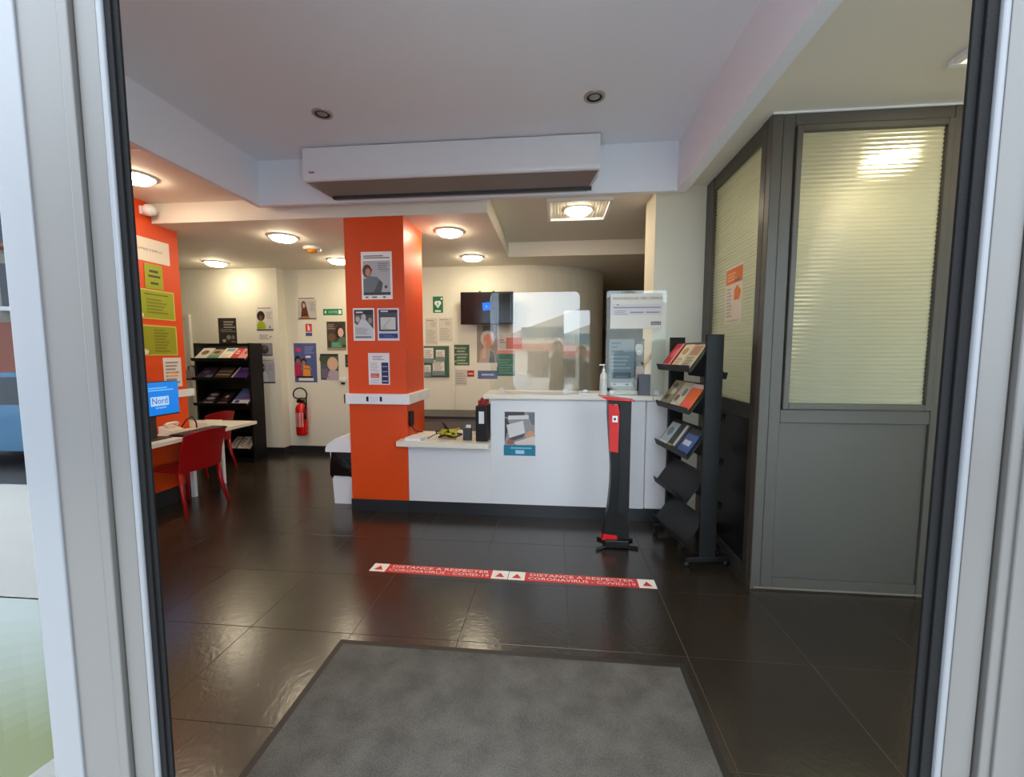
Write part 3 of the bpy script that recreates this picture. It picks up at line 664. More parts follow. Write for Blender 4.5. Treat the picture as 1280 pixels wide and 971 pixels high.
sheet('poster', 'blue poster of two children in red and orange on the back wall', 'poster', -3.875, YC, 1.12, 0.37, 0.61, (84,98,150),
  [('e',0.2,0.84,0.13,0.055,(226,60,110)), ('lines',0.48,0.74,0.9,0.94,4,(130,146,190)), ('r',0.52,0.63,0.74,0.68,(236,236,240)),
   ('e',0.15,0.58,0.13,0.10,(34,26,30)), ('e',0.17,0.54,0.09,0.07,(150,104,80)), ('p',[(0.0,0.16),(0.34,0.16),(0.30,0.44),(0.0,0.48)],(190,40,80)), ('e',0.42,0.53,0.13,0.09,(40,28,26)), ('e',0.42,0.49,0.09,0.07,(170,116,84)), ('p',[(0.38,0.16),(0.72,0.16),(0.70,0.42),(0.40,0.44)],(226,150,50)), ('p',[(0.3,0.34),(0.78,0.32),(0.78,0.36),(0.3,0.38)],(170,116,84)), ('r',0.18,0.04,0.84,0.11,(230,228,216)), ('r',0.08,0.11,0.8,0.16,(44,36,60))])
sheet('poster', 'poster of a smiling blonde woman on the back wall', 'poster', -3.483, YC, 1.16, 0.295, 0.405, (92,92,100),
  [('e',0.25,0.8,0.3,0.2,(70,84,60)), ('e',0.68,0.62,0.30,0.26,(206,184,150)), ('e',0.68,0.60,0.18,0.20,(220,176,156)), ('p',[(0.3,0.0),(1,0.0),(1,0.32),(0.75,0.40),(0.5,0.36)],(178,166,180)), ('lines',0.06,0.1,0.5,0.45,5,(136,116,150)), ('r',0,0.92,1,1,(46,50,40))])
sheet('poster', 'narrow dark poster half hidden behind the orange pillar', 'poster', -3.14, YC, 1.36, 0.17, 0.195, (40,44,48), [('r',0.1,0.15,0.9,0.35,(60,110,120)), ('lines',0.1,0.5,0.9,0.85,3,(96,100,104))])
r = thing('intercom', 'small white wall box with a label low on the back wall', 'switch', (-3.27, YC, 1.09))
MB().box(-0.055, 0.055, -0.03, 0, 0.045, 0.10, bev=0.006).build('box', 'white_plastic', r)
MB().box(-0.03, 0.03, -0.006, 0, 0, 0.03).build('label_plate', 'dark_grey_plastic', r)

# right of the pillar
sheet('safety_sign', 'green defibrillator sign with a white heart on the back wall', 'sign', -1.742, YC, 2.18, 0.155, 0.24, (18,116,70),
  [('e',0.36,0.60,0.2,0.14,(236,240,232)), ('e',0.62,0.60,0.2,0.14,(236,240,232)), ('p',[(0.18,0.55),(0.80,0.55),(0.5,0.28)],(236,240,232)), ('p',[(0.52,0.72),(0.40,0.52),(0.50,0.52),(0.44,0.36),(0.60,0.56),(0.50,0.56)],(18,116,70)), ('r',0.78,0.80,0.94,0.92,(236,240,232)), ('r',0.2,0.06,0.8,0.15,(236,240,232))])
for lab, x, z, w_, h_ in (('pale printed notice beside the pillar under the defibrillator sign', -1.85, 1.70, 0.19, 0.40), ('pale printed notice with a small square picture on the back wall', -1.63, 1.745, 0.21, 0.36)):
    sheet('notice', lab, 'notice', x, YC, z, w_, h_, (206,200,184), [('lines',0.1,0.08,0.9,0.6,8,(172,166,154)), ('r',0.45,0.68,0.85,0.86,(190,184,172)), ('lines',0.1,0.9,0.7,0.96,1,(150,144,134))])
r = thing('leaflet_holder', 'green wall leaflet holder with papers behind the counter', 'leaflet holder', (-1.78, 6.268, 1.21))
MB().box(-0.19, 0.20, -0.012, 0, 0, 0.475, bev=0.003).build('back_plate', mat('holder_green', (66, 96, 78), 0.5), r)
for k, (x, z, w_, h_) in enumerate(((-0.11, 0.24, 0.16, 0.22), (0.07, 0.26, 0.15, 0.17), (0.04, 0.05, 0.20, 0.23), (-0.13, 0.03, 0.11, 0.17))):
    MB().box(x - w_/2, x + w_/2, -0.03, -0.012, z - 0.02, z + 0.05).build('pocket', mat('pocket', (120, 138, 128), 0.3), r)
    sheet('paper', '', '', x, -0.0145 - 0.0025*k - 0.002, z - 0.015, w_*0.9, h_, (222,216,204), [('lines',0.1,0.1,0.9,0.9,6,(160,156,150))], parent=r)
sheet('notice', 'dark green notice with lines of text right of the leaflet holder', 'notice', -1.39, YC, 1.392, 0.24, 0.31, (64,92,66), [('lines',0.2,0.06,0.92,0.94,6,(150,170,140)), ('e',0.12,0.85,0.06,0.04,(180,196,170)), ('e',0.12,0.52,0.06,0.04,(180,196,170)), ('e',0.12,0.2,0.06,0.04,(180,196,170))])
sheet('notice', 'faint grey notice under the dark green notice', 'notice', -1.40, YC, 1.09, 0.18, 0.24, (200,192,180), [('lines',0.1,0.1,0.9,0.85,5,(170,164,156))])
sheet('safety_sign', 'small red fire alarm sign on the back wall', 'sign', -1.252, YC, 1.222, 0.105, 0.095, (168,46,40), [('r',0.15,0.36,0.85,0.6,(222,190,180))])
sheet('poster', 'tall poster of a woman holding a cup under the television', 'poster', -1.0, YC, 1.37, 0.31, 0.62, (150,134,118),
  [('r',0.3,0.85,0.8,1,(96,90,80)), ('r',0.0,0,1,0.10,(226,222,216)), ('e',0.52,0.68,0.34,0.20,(206,196,186)), ('e',0.54,0.62,0.22,0.17,(220,140,110)), ('p',[(0.1,0.1),(0.9,0.1),(0.86,0.36),(0.6,0.46),(0.2,0.42)],(176,160,150)), ('p',[(0.6,0.1),(0.86,0.1),(0.84,0.34),(0.66,0.40)],(70,70,60)), ('p',[(0.25,0.2),(0.42,0.2),(0.46,0.62),(0.36,0.62)],(214,170,146))])
sheet('sign', 'blue sign strip under the tall poster on the back wall', 'sign', -0.995, YC, 1.19, 0.30, 0.125, (88,104,146), [('r',0.2,0.4,0.8,0.625,(180,190,216)), ('lines',0.3,0.12,0.7,0.28,1,(130,142,180))])
sheet('poster', 'green information poster seen through the counter screen', 'poster', -0.72, YC, 1.235, 0.27, 0.385, (62,116,98), [('lines',0.1,0.1,0.9,0.7,6,(110,156,140)), ('r',0,0.86,1,1,(220,140,130))])
sheet('poster', 'white and salmon poster above the green information poster', 'poster', -0.66, YC, 1.64, 0.36, 0.22, (222,206,196), [('r',0.35,0,1,0.75,(224,128,112)), ('lines',0.08,0.4,0.32,0.7,2,(150,140,136))])
# conduit
struct(MB().box(-1.545, -1.50, 6.245, 6.27, 0.10, 1.72, bev=0.004).build('trim_4', 'white_wall'))
# television
r = thing('television', 'black wall-mounted television showing a small blue square', 'television', (-0.972, 6.10, 1.99))
MB().box(-0.385, 0.385, -0.02, 0.03, 0, 0.462, bev=0.006).build('casing', 'black_plastic', r)
mb = MB(); mb.box(-0.37, 0.37, -0.0225, -0.0195, 0.018, 0.448, lin((4,4,6))); 
R45 = [(math.cos(a), math.sin(a)) for a in (0.9, 0.9+PI/2, 0.9+PI, 0.9+1.5*PI)]
mb.face([(-0.005 + 0.08*c, -0.0232, 0.255 + 0.08*s_) for c, s_ in R45], lin((20,120,255))); mb.face([(-0.005 + 0.02*c, -0.0238, 0.255 + 0.02*s_) for c, s_ in R45], lin((90,170,255)))
mb.build('screen', SCREEN, r)
MB().box(-0.12, 0.12, 0.03, 0.165, 0.15, 0.33).build('wall_bracket', 'black_metal', r)
for sx in (-0.12, 0.08): MB().box(sx, sx+0.03, -0.005, 0.025, 0.46, 0.475).build('clip', 'black_plastic', r)

# ------------------------------------------------------------------ papers on the orange wall
OW = -3.978
def owall(name, label, cat, y0, y1, z0, z1, bg, sh, th=0.0012, off=0, tilt=0): return sheet(name, label, cat, OW + off, (y0+y1)/2, z0, y1-y0, z1-z0, bg, sh, PI/2, th=th, tilt=tilt)
owall('notice', 'large white job offers notice at the top of the orange wall', 'notice', 3.50, 4.10, 2.475, 2.70, (236,222,206), [('t',"OFFRES D'EMPLOI",0.44,0.46,0.86,0.56,(70,60,60))])
owall('notice', 'small upright lime green notice under the white notice on the orange wall', 'notice', 3.815, 4.005, 2.215, 2.455, (166,176,20), [('r',0.05,0.03,0.95,0.97,(154,164,10)), ('lines',0.25,0.66,0.75,0.86,1,(60,66,20)), ('r',0.18,0.47,0.85,0.55,(50,56,20)), ('lines',0.28,0.18,0.72,0.36,1,(60,66,20))], off=0.0018)
owall('notice', 'wide lime green notice, upper of two on the orange wall', 'notice', 3.56, 4.122, 1.915, 2.205, (206,196,90), [('r',0.02,0.03,0.98,0.96,(152,162,12)), ('lines',0.42,0.82,0.88,0.90,1,(90,96,20)), ('lines',0.45,0.2,0.85,0.74,5,(120,124,24)), ('e',0.30,0.12,0.09,0.1,(226,216,196))])
owall('notice', 'wide lime green notice, lower of two on the orange wall', 'notice', 3.56, 4.124, 1.555, 1.855, (206,196,90), [('r',0.02,0.03,0.98,0.96,(148,150,12)), ('lines',0.55,0.12,0.85,0.92,8,(118,118,24)), ('e',0.34,0.12,0.09,0.1,(226,216,196))])
owall('notice', 'white sheet with rows of text low on the orange wall above the monitor', 'notice', 3.945, 4.155, 1.225, 1.53, (226,216,206), [('lines',0.12,0.12,0.88,0.92,7,(150,140,136)), ('lines',0.2,0.35,0.8,0.55,2,(230,170,110))])

# ------------------------------------------------------------------ computer desk
DZ = 0.765
r = thing('computer_desk', 'long cream computer desk along the orange wall', 'desk', (-3.76, 3.6, 0))
MB().prism([(-0.205, -1.3), (0.21, -1.3), (0.205, 1.10), (-1.14, 1.10), (-1.14, 0.64), (-0.205, 0.64)], DZ - 0.035, DZ, 'z').build('desk_top', 'cream_top', r)
for y in (-0.9, 0.56): MB().box(-0.20, -0.16, y, y + 0.04, 0, DZ - 0.035).build('leg', 'white_laminate', r)
MB().box(-0.25, -0.2, 1.02, 1.06, 0, DZ - 0.035).build('leg', 'white_laminate', r)
MB().box(-1.12, -1.09, 0.66, 1.08, 0, DZ - 0.035).build('leg_panel', 'white_laminate', r)
r = thing('monitor', 'computer monitor with a blue screen on the desk', 'monitor', (-3.74, 3.57, DZ), PI/2)
MB().box(-0.275, 0.275, -0.012, 0.022, 0.215, 0.545, bev=0.006).build('casing', 'black_plastic', r)
mb = MB(); mb.box(-0.268, 0.268, -0.0135, -0.011, 0.228, 0.538, lin((12,126,222)))
sub = MB(); draw(sub, [('lines',0.42,0.74,0.90,0.88,2,(110,190,250)), ('r',0.45,0.28,0.80,0.56,(170,206,246)), ('t','Nord',0.48,0.34,0.77,0.52,(30,60,150)), ('t','emploi',0.54,0.18,0.74,0.25,(206,228,250))], 0.536, 0.31, -0.0135)
mb.v += [(p[0], p[1], p[2] + 0.228) for p in []]
mb.mesh([(p[0], p[1], p[2] + 0.228) for p in sub.v], [], None)
b0 = len(mb.v) - len(sub.v)
for f, c in zip(sub.f, sub.c): mb.f.append(tuple(b0 + k for k in f)); mb.c.append(c); mb.sm.append(False)
mb.build('screen', SCREEN, r)
MB().box(-0.03, 0.03, 0.0, 0.04, 0.01, 0.26).build('neck', 'dark_grey_plastic', r)
MB().box(-0.12, 0.12, -0.07, 0.09, 0, 0.012, bev=0.004).build('foot', 'dark_grey_plastic', r)
r = thing('keyboard', 'black keyboard on the computer desk in front of the monitor', 'keyboard', (-3.645, 3.975, DZ))
MB().box(-0.085, 0.085, -0.27, 0.27, 0, 0.018, bev=0.004).build('body', 'black_plastic', r)
for i in range(4):
    for j in range(13): MB().box(-0.072 + i*0.037, -0.040 + i*0.037, -0.255 + j*0.0395, -0.222 + j*0.0395, 0.017, 0.024).build('key', 'dark_grey_plastic', r)
o = MB(); o.box(-0.10, 0.10, -0.11, 0.11, 0, 0.055, bev=0.004)
tag(o.build('document_tray', 'cream_top', None, (-3.86, 4.31, DZ)), 'cream box file on the desk at the end of the orange wall', 'box')
tag(MB().box(-0.05, 0.05, -0.04, 0.04, 0, 0.035, bev=0.006).build('stapler_box', 'black_plastic', None, (-4.02, 4.47, DZ)), 'small black box on the desk beside the cream box file', 'box')
r = thing('telephone', 'cream desk telephone with curled dark cable below the monitor', 'telephone', (-3.885, 3.90, DZ))
MB().prism([(-0.07, 0), (0.07, 0), (0.07, 0.03), (-0.07, 0.075)], -0.08, 0.08, 'y').build('body', 'cream_top', r)
MB().tube([(0.0, -0.07, 0.085), (0.0, -0.04, 0.10), (0.0, 0.04, 0.10), (0.0, 0.07, 0.085)], [0.022, 0.015, 0.015, 0.022], 8).build('handset', 'cream_top', r)
MB().tube([(0.02, 0.08, 0.03), (0.05, 0.13, 0.12), (0.06, 0.18, 0.14), (0.06, 0.23, 0.08), (0.04, 0.26, 0.01)], 0.007, 6).build('cord', 'black_plastic', r)
tag(MB().box(-0.006, 0.0, -0.02, 0.24, -0.04, 0.04, bev=0.002).build('trunking_stub', 'white_plastic', None, (-3.972, 4.06, 1.15)), 'white trunking stub jutting past the end of the orange wall', 'trunking')

# ------------------------------------------------------------------ red chairs
def chair(label, x, y, rz):
    """faces local -X; rear legs on +X side"""
    r = thing('plastic_chair', label, 'chair', (x, y, 0), rz, 'red plastic chairs')
    MB().box(-0.24, 0.19, -0.215, 0.215, 0.425, 0.455, bev=0.014).build('seat', 'red_plastic', r)
    n = 8; outer = []; inner = []
    mb = MB(); vs = []; fs = []
    for i in range(n + 1):
        t = i / n; yy = -0.225 + 0.45 * t; bow = 0.035 * (1 - (2*t - 1) ** 2)
        for z, dx in ((0.43, 0.0), (0.60, 0.025), (0.80, 0.085)):
            top = 0.03 * (1 - (2*t - 1) ** 2) if z == 0.80 else 0
            vs.append((0.175 + dx + bow, yy, z + top)); vs.append((0.191 + dx + bow, yy, z + top))
    for i in range(n):
        a = 6 * i; b = a + 6
        for j in (0, 2): fs += [(a+j, b+j, b+j+2, a+j+2), (a+j+1, a+j+3, b+j+3, b+j+1)]
        fs += [(a+4, b+4, b+5, a+5), (a, a+1, b+1, b)]
    for a in (0, 6*n): fs += [(a, a+2, a+3, a+1), (a+2, a+4, a+5, a+3)]
    fixn(mb.mesh(vs, fs, None, False).build('backrest', 'red_plastic', r))
    for sy in (-1, 1):
        MB().tube([(0.175, sy*0.205, 0.44), (0.195, sy*0.21, 0.25), (0.255, sy*0.235, 0.0)], [0.024, 0.021, 0.014], 8).build('leg', 'red_plastic', r)
        MB().tube([(-0.215, sy*0.20, 0.44), (-0.225, sy*0.205, 0.25), (-0.24, sy*0.215, 0.0)], [0.022, 0.019, 0.014], 8).build('leg', 'red_plastic', r)
    return r
chair('red moulded plastic chair with its back to the aisle at the computer desk', -3.70, 3.84, math.radians(-6))
chair('red moulded plastic chair beyond the far end of the computer desk', -4.56, 5.03, math.radians(-3))
for z, lb_ in ((0.32, 'white wall socket on the orange wall under the desk, upper of two'), (0.22, 'white wall socket on the orange wall under the desk, lower of two')): tag(MB().box(0, 0.012, -0.045, 0.045, 0, 0.06, bev=0.003).build('wall_socket', 'white_plastic', None, (-3.979, 3.70, z)), lb_, 'socket', 'sockets under the desk')

# ------------------------------------------------------------------ magazine rack by the back wall
r = thing('magazine_rack', 'black magazine rack with sloping shelves against the back wall', 'rack', (-4.74, 5.72, 0))
for sx in (-0.43, 0.40): MB().box(sx, sx + 0.035, -0.10, 0.16, 0.03, 1.72, bev=0.004).build('side_panel', 'black_metal', r)
MB().box(-0.40, 0.40, 0.13, 0.15, 0.05, 1.72).build('back_panel', 'black_metal', r)
MB().box(-0.43, 0.435, -0.12, 0.17, 0.0, 0.05, bev=0.004).build('base', 'black_metal', r)
LZ = (1.50, 1.225, 0.86, 0.55, 0.21)
for z in LZ:
    pr = [(0.13, 0.20), (-0.16, 0.0), (-0.185, 0.03), (-0.192, 0.026), (-0.168, -0.016), (-0.155, -0.016), (0.13, 0.185)]
    t = fixn(MB().prism(pr, -0.41, 0.41, 'x').build('shelf', 'black_metal', r)); t.location = (0, 0, z - 0.02)
    if z in (1.225,): MB().box(-0.52, -0.43, -0.19, 0.1, z - 0.03, z - 0.012).build('side_shelf', 'black_metal', r)
G2 = 'magazines on the rack by the back wall'
def lmag(x, z, w_, h_, bg, sh, label, lift=0.0):
    M = Matrix.Translation((-4.74 + x, 5.72 - 0.158, z - 0.02)) @ Matrix.Rotation(-math.radians(52), 4, 'X') @ Matrix.Translation((0, -0.003 - lift, 0.004))
    leaflet('magazine', label, None, w_, h_, bg, sh, M, G2)
lmag(-0.30, 1.50, 0.185, 0.26, (214,206,196), [('e',0.5,0.6,0.3,0.2,(120,96,70)), ('r',0,0,1,0.2,(226,222,214))], 'cream magazine at the door end of the top shelf of the back wall rack')
lmag(-0.12, 1.50, 0.17, 0.23, (170,150,126), [('r',0,0,1,0.42,(96,150,112)), ('e',0.5,0.7,0.3,0.15,(90,70,60))], 'green and brown magazine on the top shelf of the back wall rack')
lmag(0.06, 1.50, 0.18, 0.26, (232,220,200), [('r',0.2,0.7,0.9,0.95,(120,150,166)), ('lines',0.1,0.1,0.9,0.5,3,(206,196,176))], 'ivory and blue magazine on the top shelf of the back wall rack')
lmag(0.21, 1.50, 0.10, 0.25, (206,36,40), [('lines',0.2,0.5,0.8,0.9,2,(240,200,196))], 'narrow red leaflet on the top shelf of the back wall rack')
lmag(0.33, 1.50, 0.13, 0.25, (226,130,124), [('e',0.6,0.65,0.25,0.18,(150,60,66)), ('r',0,0,1,0.1,(240,220,214))], 'pink magazine at the extinguisher end of the top shelf of the back wall rack')
lmag(-0.27, 1.225, 0.24, 0.25, (84,66,92), [('e',0.4,0.6,0.2,0.15,(150,130,150)), ('r',0,0,1,0.1,(170,160,170)), ('r',0.6,0.1,1,0.35,(140,150,170))], 'dusky violet magazine on the second shelf of the back wall rack')
lmag(0.0, 1.225, 0.23, 0.25, (104,86,64), [('r',0.05,0.3,0.95,0.4,(196,180,150)), ('r',0.05,0.6,0.95,0.7,(190,176,150)), ('r',0,0,1,0.12,(140,120,80))], 'brown striped magazine on the second shelf of the back wall rack')
lmag(0.27, 1.225, 0.23, 0.26, (92,62,130), [('r',0,0,0.14,1,(226,214,226)), ('r',0,0,1,0.08,(226,214,226)), ('lines',0.3,0.8,0.8,0.95,2,(180,160,206))], 'purple magazine on the second shelf of the back wall rack')
lmag(-0.23, 0.86, 0.16, 0.26, (60,48,54), [('r',0.1,0.02,1,0.16,(214,206,210)), ('e',0.5,0.45,0.4,0.1,(200,186,192)), ('e',0.55,0.75,0.4,0.1,(206,196,200))], 'black and white magazine on the third shelf of the back wall rack')
lmag(0.0, 0.86, 0.14, 0.24, (52,40,44), [('e',0.5,0.65,0.2,0.12,(216,190,190)), ('r',0,0.02,1,0.15,(206,180,182)), ('r',0.2,0.3,0.8,0.42,(120,60,70))], 'dark leaflet with a pale disc on the third shelf of the back wall rack')
lmag(0.27, 0.86, 0.25, 0.335, (110,120,176), [('r',0,0,1,0.28,(220,216,226)), ('r',0.15,0.1,0.4,0.24,(60,56,120)), ('r',0.45,0.35,0.9,0.5,(150,70,110)), ('e',0.6,0.75,0.25,0.12,(84,110,176))], 'large blue and white brochure on the third shelf of the back wall rack')
for k, (x, c) in enumerate(((0.12, (190,184,170)), (0.24, (206,200,190)), (0.345, (180,172,160)))):
    lmag(x, 0.21, 0.095, 0.24, c, [('r',0.2,0.3,0.4,0.9,(90,84,76)), ('lines',0.5,0.2,0.9,0.9,4,(130,124,116))], ('grey leaflet on the lowest shelf of the back wall rack', 'pale leaflet on the lowest shelf of the back wall rack', 'beige leaflet at the end of the lowest shelf of the back wall rack')[k])
r = thing('leaflet_box', 'small clear box of leaflets on the side shelf by the white door', 'box', (-5.222, 5.62, 1.2135))
MB().box(-0.04, 0.04, -0.06, 0.06, 0, 0.12, bev=0.003).build('box', mat('box_grey', (176, 170, 154), 0.4), r)
for k in range(3): MB().box(-0.03 + k*0.022, -0.015 + k*0.022, -0.055, 0.055, 0.12, 0.19 - 0.01*k).build('leaflet', ('white_plastic', 'dark_grey_plastic', 'box_grey')[k], r)

# ------------------------------------------------------------------ fire extinguisher
r = thing('fire_extinguisher', 'red fire extinguisher with a looped black hose hung on the back wall', 'fire extinguisher', (-3.91, 6.165, 0.30))
MB().lathe([(0.0001, 0), (0.075, 0.002), (0.085, 0.02), (0.085, 0.42), (0.075, 0.46), (0.04, 0.49), (0.03, 0.52), (0.0001, 0.52)], 24).build('cylinder', 'red_gloss', r)
MB().box(-0.055, 0.045, -0.035, 0.03, 0.51, 0.555, bev=0.006).build('valve', 'black_plastic', r)
MB().box(-0.03, 0.09, -0.02, 0.02, 0.565, 0.585, bev=0.005).build('handle', 'black_plastic', r)
MB().tube([(0.03, -0.02, 0.54)] + [(0.11 * math.cos(a) - 0.0, -0.02, 0.64 + 0.10 * math.sin(a)) for a in [PI*(1.15 - 1.3*k/12) for k in range(13)]] + [(0.10, -0.03, 0.52), (0.095, -0.05, 0.36)], 0.011, 8).build('hose', 'black_plastic', r)
MB().tube([(0.095, -0.05, 0.40), (0.092, -0.052, 0.26)], [0.012, 0.02], 8).build('nozzle', 'black_plastic', r)
lb = MB()
for i in range(8):
    a0, a1 = -PI/2 - 0.8 + 0.2*i, -PI/2 - 0.6 + 0.2*i
    lb.face([(0.0862*math.cos(a), 0.0862*math.sin(a), z) for a, z in ((a0,0.14),(a1,0.14),(a1,0.36),(a0,0.36))], lin((214,150,146) if i % 3 else (196,60,60)))
lb.build('label_band', PRINT, r)
MB().box(-0.03, 0.03, 0.08, 0.104, 0.38, 0.5).build('wall_hook', 'black_metal', r)

# ------------------------------------------------------------------ waste bin
r = thing('waste_bin', 'white waste bin lined with a black bag beside the orange pillar', 'bin', (-2.16, 4.27, 0))
def frus(z0, z1, a0, b0, a1, b1): 
    vs = [(-a0,-b0,z0),(a0,-b0,z0),(a0,b0,z0),(-a0,b0,z0),(-a1,-b1,z1),(a1,-b1,z1),(a1,b1,z1),(-a1,b1,z1)]
    return MB().mesh(vs, [(0,3,2,1),(4,5,6,7),(0,1,5,4),(1,2,6,5),(2,3,7,6),(3,0,4,7)])
frus(0, 0.56, 0.13, 0.14, 0.150, 0.165).build('body', 'white_plastic', r)
n = 28; vs = []; fs = []
for j, (z, a, b) in enumerate(((0.27, 0.148, 0.160), (0.31, 0.170, 0.184), (0.40, 0.176, 0.190), (0.50, 0.166, 0.182), (0.575, 0.160, 0.176))):
    for k in range(n):
        t = 2*PI*k/n; cx_, sy_ = math.cos(t), math.sin(t); e = 0.35
        wob = 0.007 * math.sin(5*t + j*1.7) + 0.004 * math.sin(11*t + j)
        zz = z + (0.05 * math.sin(3*t + 0.6) if j == 0 else 0)
        vs.append(((a + wob) * math.copysign(abs(cx_)**e, cx_), (b + wob) * math.copysign(abs(sy_)**e, sy_), zz))
    if j:
        for k in range(n): k2 = (k+1) % n; fs.append(((j-1)*n+k, (j-1)*n+k2, j*n+k2, j*n+k))
MB().mesh(vs, fs, None, True).build('bin_bag', 'black_bag', r)
MB().prism([(-0.185, 0.560), (0.165, 0.560), (0.165, 0.745), (0.05, 0.742), (-0.08, 0.700), (-0.165, 0.640), (-0.186, 0.605), (-0.19, 0.575)], -0.185, 0.185, 'y').build('lid', 'white_plastic', r)

# ------------------------------------------------------------------ counter top things
def rrect(x0, x1, z0, z1, rad):
    P = []
    for cx_, cz_, a0 in ((x1-rad, z1-rad, 0), (x0+rad, z1-rad, PI/2)):
        for k in range(7): a = a0 + PI/2*k/6; P.append((cx_ + rad*math.cos(a), cz_ + rad*math.sin(a)))
    return P + [(x0, z0), (x1, z0)]
def screen(name, label, x0, x1, y, z0, z1, rad, rz=0, feet=True, lean=0):
    r = thing(name, label, 'screen', ((x0+x1)/2, y, z0), rz)
    hw = (x1-x0)/2
    o = fixn(MB().prism(rrect(-hw, hw, 0.004, z1-z0, rad), -0.0025, 0.0025, 'y').build('acrylic_sheet', CLEAR, r)); o.rotation_euler[0] = lean
    if feet:
        for sx in (-hw*0.75, hw*0.75): MB().box(sx-0.02, sx+0.02, -0.055, 0.055, 0, 0.006).box(sx-0.02, sx+0.02, -0.006, -0.003, 0.004, 0.04).build('foot', 'frame_white', r)
    return r
screen('counter_screen', 'tall clear acrylic screen with rounded corners on the raised counter', -0.628, 0.239, 4.155, 1.195, 2.165, 0.05)
screen('counter_screen', 'smaller leaning clear acrylic screen beside the tall one on the counter', 0.085, 0.325, 4.02, 1.195, 1.975, 0.015, math.radians(-3), True, math.radians(-0.6))
screen('counter_screen', 'clear acrylic screen carrying the printed sign at the wall end of the counter', 0.465, 1.0, 3.965, 1.195, 2.14, 0.02)
sheet('sign', 'white printed sign about the route to work on the acrylic screen', 'sign', 0.735, 3.961, 1.80, 0.462, 0.315, (228,224,212),
  [('r',0.02,0.38,1.0,0.70,(214,212,212)), ('t',"MON PARCOURS VERS L'EMPLOI",0.05,0.82,0.98,0.90,(84,78,70)), ('lines',0.06,0.58,0.96,0.66,1,(156,154,160)), ('e',0.14,0.68,0.02,0.02,(120,120,126)), ('lines',0.08,0.40,0.34,0.54,3,(170,168,172)), ('lines',0.38,0.44,0.64,0.52,1,(150,148,156)), ('lines',0.68,0.44,0.94,0.52,1,(150,148,156)), ('r',0.78,0.10,0.97,0.20,(110,104,110)), ('t','Nord',0.80,0.115,0.95,0.185,(206,200,204))])
r = thing('brochure_stand', 'grey blue brochure of two faces in a clear stand on the counter', 'brochure', (0.68, 4.10, 1.195))
MB().box(-0.165, 0.165, -0.05, 0.03, 0, 0.010, bev=0.003).build('base', 'frame_white', r)
sheet('brochure', '', '', 0, 0.006, 0.045, 0.325, 0.47, (112,128,140),
  [('r',0.72,0.0,1.0,1.0,(70,66,66)), ('e',0.86,0.80,0.11,0.13,(196,192,190)), ('p',[(0.72,0.90),(1,0.90),(1,1),(0.72,1)],(24,22,22)), ('e',0.86,0.76,0.05,0.02,(240,238,236)), ('e',0.9,0.36,0.13,0.17,(150,120,116)), ('e',0.86,0.52,0.13,0.07,(46,40,42)),
   ('r',0.06,0.90,0.34,0.938,(84,92,104)), ('r',0.06,0.82,0.24,0.857,(84,92,104)), ('r',0.06,0.74,0.42,0.778,(84,92,104)), ('lines',0.06,0.40,0.62,0.70,4,(146,164,172)), ('r',0.10,0.20,0.64,0.33,(70,80,92)), ('lines',0.2,0.23,0.55,0.29,1,(104,114,124)), ('r',0.06,0.05,0.66,0.12,(200,202,206)), ('r',0.12,0.07,0.22,0.10,(70,70,80)), ('r',0.48,0.07,0.58,0.10,(70,70,80))], parent=r)
MB().box(-0.155, 0.155, -0.028, -0.024, 0.008, 0.09).build('front_lip', CLEAR, r)
r = thing('gel_bottle', 'white pump bottle of hand gel on the counter', 'bottle', (0.45, 3.93, 1.195))
MB().lathe([(0.0001, 0), (0.031, 0.001), (0.034, 0.008), (0.034, 0.155), (0.030, 0.19), (0.014, 0.212), (0.012, 0.225), (0.0001, 0.225)], 22).build('bottle_body', mat('bottle_white', (226, 226, 216), 0.3), r)
MB().lathe([(0.013, 0.222), (0.014, 0.238), (0.006, 0.242), (0.005, 0.268), (0.012, 0.27), (0.012, 0.282), (0.0001, 0.283)], 16).box(-0.04, 0.004, -0.006, 0.006, 0.270, 0.281).build('pump', 'white_plastic', r)
MB().lathe([(0.0345, 0.04), (0.0346, 0.15)], 22).build('label_wrap', mat('bottle_label', (206, 212, 204), 0.4), r)
tag(MB().box(-0.09, 0.09, -0.05, 0.05, 0, 0.018, bev=0.003).build('paper_pad', 'white_plastic', None, (0.32, 3.945, 1.195)), 'white paper pad lying beside the gel bottle on the counter', 'paper')
tag(MB().box(-0.05, 0.05, -0.02, 0.02, 0, 0.19, bev=0.004).build('leaflet_stack', mat('slate_leaflet', (96, 98, 112), 0.5), None, (0.815, 3.93, 1.195)), 'grey leaflets standing by the wall end of the counter', 'leaflets')
